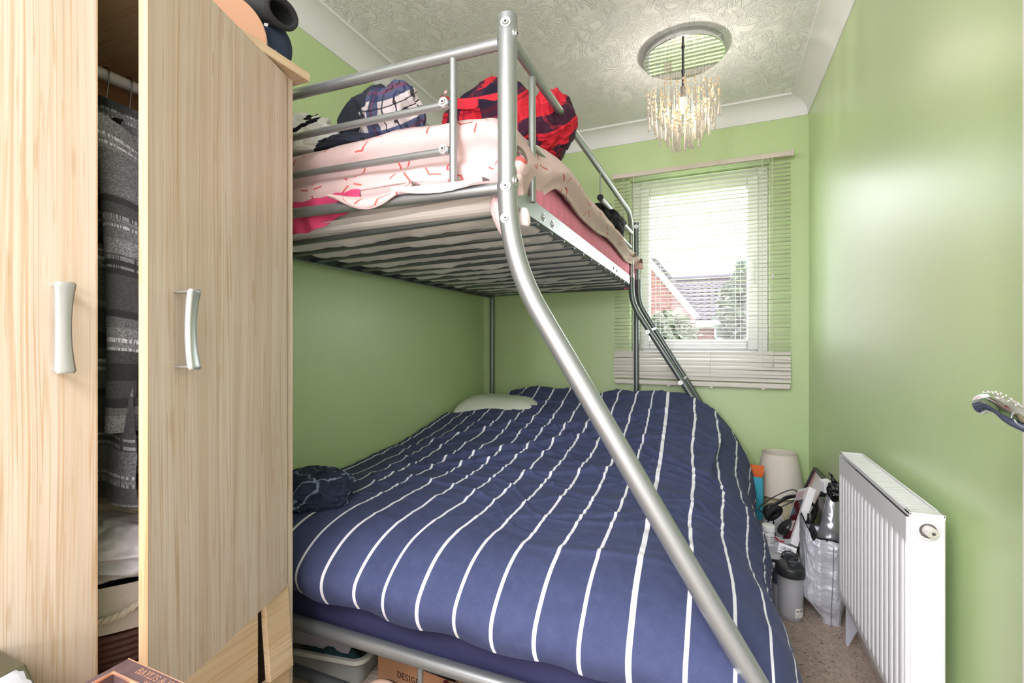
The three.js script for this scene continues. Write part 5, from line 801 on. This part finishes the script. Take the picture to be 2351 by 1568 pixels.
// ---------------------------------------------------------------- under the bed
{
  const clear = std(0xd9dcd6, { roughness: 0.15, transmission: 0.55, thickness: 0 });
  const t = thing('storage_box', 'clear plastic storage box under the lower bed by the wardrobe', 'storage box', [-1.14, 0.001, -1.21]); t.rotation.y = 0.16;
  const rrect = (w, d, r) => { const s = new THREE.Shape(); s.moveTo(-w + r, -d); s.lineTo(w - r, -d); s.absarc(w - r, -d + r, r, -1.5708, 0); s.lineTo(w, d - r); s.absarc(w - r, d - r, r, 0, 1.5708); s.lineTo(-w + r, d); s.absarc(-w + r, d - r, r, 1.5708, 3.1416); s.lineTo(-w, -d + r); s.absarc(-w + r, -d + r, r, 3.1416, 4.7124); return s.getPoints(10); };
  const wall = (a, b, y0, y1, k) => { const n = a.length - 1; return grid(n, 1, (u, v) => { const i = Math.round(u * n), p = v ? b[i] : a[i]; return [p.x, v ? y1 : y0, -p.y]; }); };
  const lo = rrect(0.15, 0.125, 0.03), hi = rrect(0.165, 0.14, 0.035), rim = rrect(0.178, 0.152, 0.04);
  mesh('side_wall', wall(lo, hi, 0.003, 0.09), clear, t); mesh('rim', mergeGeometries([wall(hi, rim, 0.09, 0.091), wall(rim, rim, 0.078, 0.091)]), std(0xd2d0c2, { roughness: 0.25, transmission: 0.3, thickness: 0 }), t);
  mesh('bottom', span([-0.145, 0, -0.12], [0.145, 0.004, 0.12]), clear, t);
  const paper = canvasTex(128, 256, (g, W, H) => { g.fillStyle = '#efe9dc'; g.fillRect(0, 0, W, H); g.fillStyle = '#55504a'; g.font = '22px sans-serif'; for (let r = 0; r < 7; r++) g.fillRect(14, 30 + r * 30, 60 + (r * 37) % 40, 10); });
  const m1 = mesh('dark_clothes', heap([-1.15, 0.075, -1.27], [0.14, 0.085, 0.09], 7, { amp: 0.14 }), cotton(0x1c1d1d)); tag(m1, 'black clothes filling the back of the clear storage box', 'clothes');
  const m2 = mesh('grey_cloth', thicken(grid(50, 40, (a, b) => { const x = mix(-1.24, -1.03, a), z = mix(-1.17, -1.1, b) - 0.03 * a; return [x, 0.072 + 0.055 * Math.sin(b * 3.1) * (1 - 0.5 * a) + 0.012 * (ridge(a * 3, b * 2, 5, 2) - 0.7), z]; }), 50, 40, 0.004), cotton(0xa6a0a4)); tag(m2, 'pale grey cloth folded over the front of the clear storage box', 'cloth');
  const m3 = mesh('green_cloth', heap([-1.1, 0.05, -1.14], [0.1, 0.035, 0.04], 17, { amp: 0.12 }), cotton(0x2f4a4a)); tag(m3, 'dark green fabric showing low in the clear storage box', 'fabric');
  const pm = mesh('paper_note', span([-0.022, 0, -0.0006], [0.022, 0.07, 0.0006], 0.0004), std(0xffffff, { map: paper, roughness: 0.8 })); pm.position.set(-1.225, 0.012, -1.056); pm.rotation.set(-0.1, 0.16, 0.18); tag(pm, 'small printed paper note against the storage box front', 'paper');
  const cb = thing('cardboard_box', 'brown cardboard box with black lettering under the bed', 'box', [-0.8, 0.001, -1.22]); cb.rotation.y = -0.06;
  const kraft = std(0xffffff, { map: tex(256, 256, (u, v, x, y) => mix3(rgb(172, 124, 88), rgb(196, 148, 108), 0.5 * hash(x, y, 3) + 0.5 * fb(u * 6, v * 6, 2, 6)), { size: [0.2, 0.2] }), roughness: 0.9 });
  mesh('carton', span([-0.14, 0, -0.13], [0.14, 0.078, 0.07], 0.002), kraft, cb);
  for (const [x0, x1] of [[-0.14, -0.02], [0.0, 0.14]]) mesh('flap', span([x0, 0.078, -0.1], [x1, 0.081, 0.07], 0.001), std(0x2a1c16, { roughness: 0.8 }), cb);
  const font = await new FontLoader().loadAsync('fonts/droid/droid_sans_regular.typeface.json');
  const tg = new TextGeometry('DESIGN', { font, size: 0.018, depth: 0.0006, curveSegments: 4, bevelEnabled: false }); tg.translate(-0.065, 0.03, 0.0702); mesh('lettering', tg, std(0x2a140e, { roughness: 0.7 }), cb);
  const sl = thing('slipper', 'dark slipper with a tan sole edge in front of the cardboard box', 'slipper', [-0.865, 0.001, -1.085]); sl.rotation.y = 0.3;
  mesh('upper', new THREE.SphereGeometry(1, 40, 20, 0, 6.2832, 0, 1.5708).scale(0.062, 0.062, 0.045), std(0x1a1a19, { roughness: 0.9 }), sl);
  mesh('sole_edge', new THREE.TorusGeometry(0.058, 0.0065, 10, 48, Math.PI).scale(1.08, 1.12, 1.3).translate(0, 0, 0.006), std(0xd9b79c, { roughness: 0.7 }), sl);
  const jar = thing('ribbed_pot', 'tan ribbed straw pot under the bed right of the cardboard box', 'pot', [-0.615, 0.001, -1.16]); const prof = [[0, 0], [0.05, 0]]; for (let i = 0; i < 10; i++) prof.push([0.054 - i * 0.0012, 0.004 + i * 0.009], [0.0505 - i * 0.0012, 0.0085 + i * 0.009]); prof.push([0.036, 0.096], [0, 0.097]);
  mesh('body', new THREE.LatheGeometry(prof.map((p) => new THREE.Vector2(...p)), 44), std(0xb48f5c, { roughness: 0.8 }), jar);
  tag(mesh('crimson_strap', span([-0.69, 0.001, -1.13], [-0.676, 0.09, -1.12], 0.003), std(0x6a1f2c, { roughness: 0.7 })), 'crimson strap between the cardboard box and the ribbed pot', 'strap');
}
// ---------------------------------------------------------------- foreground: low table with boxed gifts
{
  const tb = thing('side_table', 'low oak side table just below the frame in the foreground', 'table', [-0.68, 0, -0.25]);
  mesh('table_top', box(0.5, 0.022, 0.36, 0, 0.469, 0, 0.003), oakMatH, tb);
  for (const x of [-0.22, 0.22]) for (const z of [-0.15, 0.15]) mesh('leg', box(0.04, 0.458, 0.04, x, 0.229, z, 0.004), oakMat2, tb);
  const gb = thing('toiletry_gift_set', 'brown gift box with copper lettering and a copper-lined tray in the foreground', 'gift box', [-0.8, 0.481, -0.418]);
  const speck = std(0xffffff, { map: tex(256, 256, (u, v, x, y) => mix3(rgb(82, 62, 62), rgb(118, 98, 98), 0.6 * fb(u * 7, v * 7, 3, 7) + 0.4 * fb(u * 40, v * 40, 8, 40)), { size: [0.08, 0.08] }), roughness: 0.45 }), copper = std(0xd98a56, { metalness: 0.85, roughness: 0.25 }), cl2 = std(0xf2c3a4, { metalness: 0.7, roughness: 0.3 });
  const W = 0.3, D = 0.24, H = 0.078, rx = 0.013, rz = 0.0255;
  mesh('box_wall', mergeGeometries([span([0, 0, 0], [rx, H, D], 0.001), span([W - rx, 0, 0], [W, H, D], 0.001), span([rx, 0, 0], [W - rx, H, rz], 0.001), span([rx, 0, D - rx], [W - rx, H, D], 0.001), span([rx, 0, rz], [W - rx, 0.012, D - rx], 0.001)]), speck, gb);
  mesh('copper_edge', mergeGeometries([span([rx - 0.001, H - 0.003, rz - 0.001], [W - rx, H + 0.0012, rz + 0.0012], 0.0005), span([rx - 0.0012, H - 0.003, rz], [rx + 0.001, H + 0.0012, D - rx], 0.0005), span([0, H - 0.001, -0.0004], [W, H + 0.0006, 0.0008], 0.0003)]), cl2, gb);
  const amber = std(0x9a4a16, { roughness: 0.15, clearcoat: 0.6 });
  mesh('copper_tray', span([rx, 0.012, rz], [W - rx, 0.03, D - rx], 0.004), copper, gb);
  for (let i = 0; i < 5; i++) { const x = 0.035 + i * 0.03; mesh('amber_bottle', mergeGeometries([cyl(V(x, 0.055, rz + 0.004), V(x, 0.05, D - 0.06), 0.0125, 0.0125, 18), cyl(V(x, 0.055, D - 0.06), V(x, 0.055, D - 0.03), 0.007, 0.007, 14)]), i % 2 ? amber : copper, gb); }
  const f2 = await new FontLoader().loadAsync('fonts/droid/droid_serif_regular.typeface.json');
  const word = (s, size, x, z) => { const g = new TextGeometry(s, { font: f2, size, depth: 0.0004, curveSegments: 3, bevelEnabled: false }); g.rotateX(-Math.PI / 2); g.translate(x, H + 0.0001, z); mesh('lettering', g, cl2, gb); };
  word('BAYLIS & HARDING', 0.0098, 0.041, 0.0145); word('ENGLAND', 0.0035, 0.075, 0.0215);
  const ob = thing('olive_box', 'dark olive faceted box with clear wrap at the lower left corner', 'box', [-0.9, 0.481, -0.335]);
  const oct = new THREE.Shape([[-0.1, 0], [0.03, 0], [0.043, 0.02], [0.043, 0.07], [0.012, 0.094], [-0.1, 0.094]].map((p) => new THREE.Vector2(...p))); const og = new THREE.ExtrudeGeometry(oct, { depth: 0.16, bevelEnabled: true, bevelSize: 0.003, bevelThickness: 0.003, bevelSegments: 2 });
  mesh('carton', og, std(0x54533f, { roughness: 0.3, metalness: 0.3 }), ob);
  mesh('clear_wrap', thicken(grid(24, 10, (a, b) => [0.013 + b * 0.032 + 0.003 * Math.sin(a * 9), 0.096 - b * 0.022 + 0.003 * (ridge(a * 4, b * 3, 3, 2) - 0.6), a * 0.15]), 24, 10, 0.0006), std(0xf2f4f6, { roughness: 0.1, transmission: 0.6, thickness: 0 }), ob);
}
renderer.render(scene, camera);
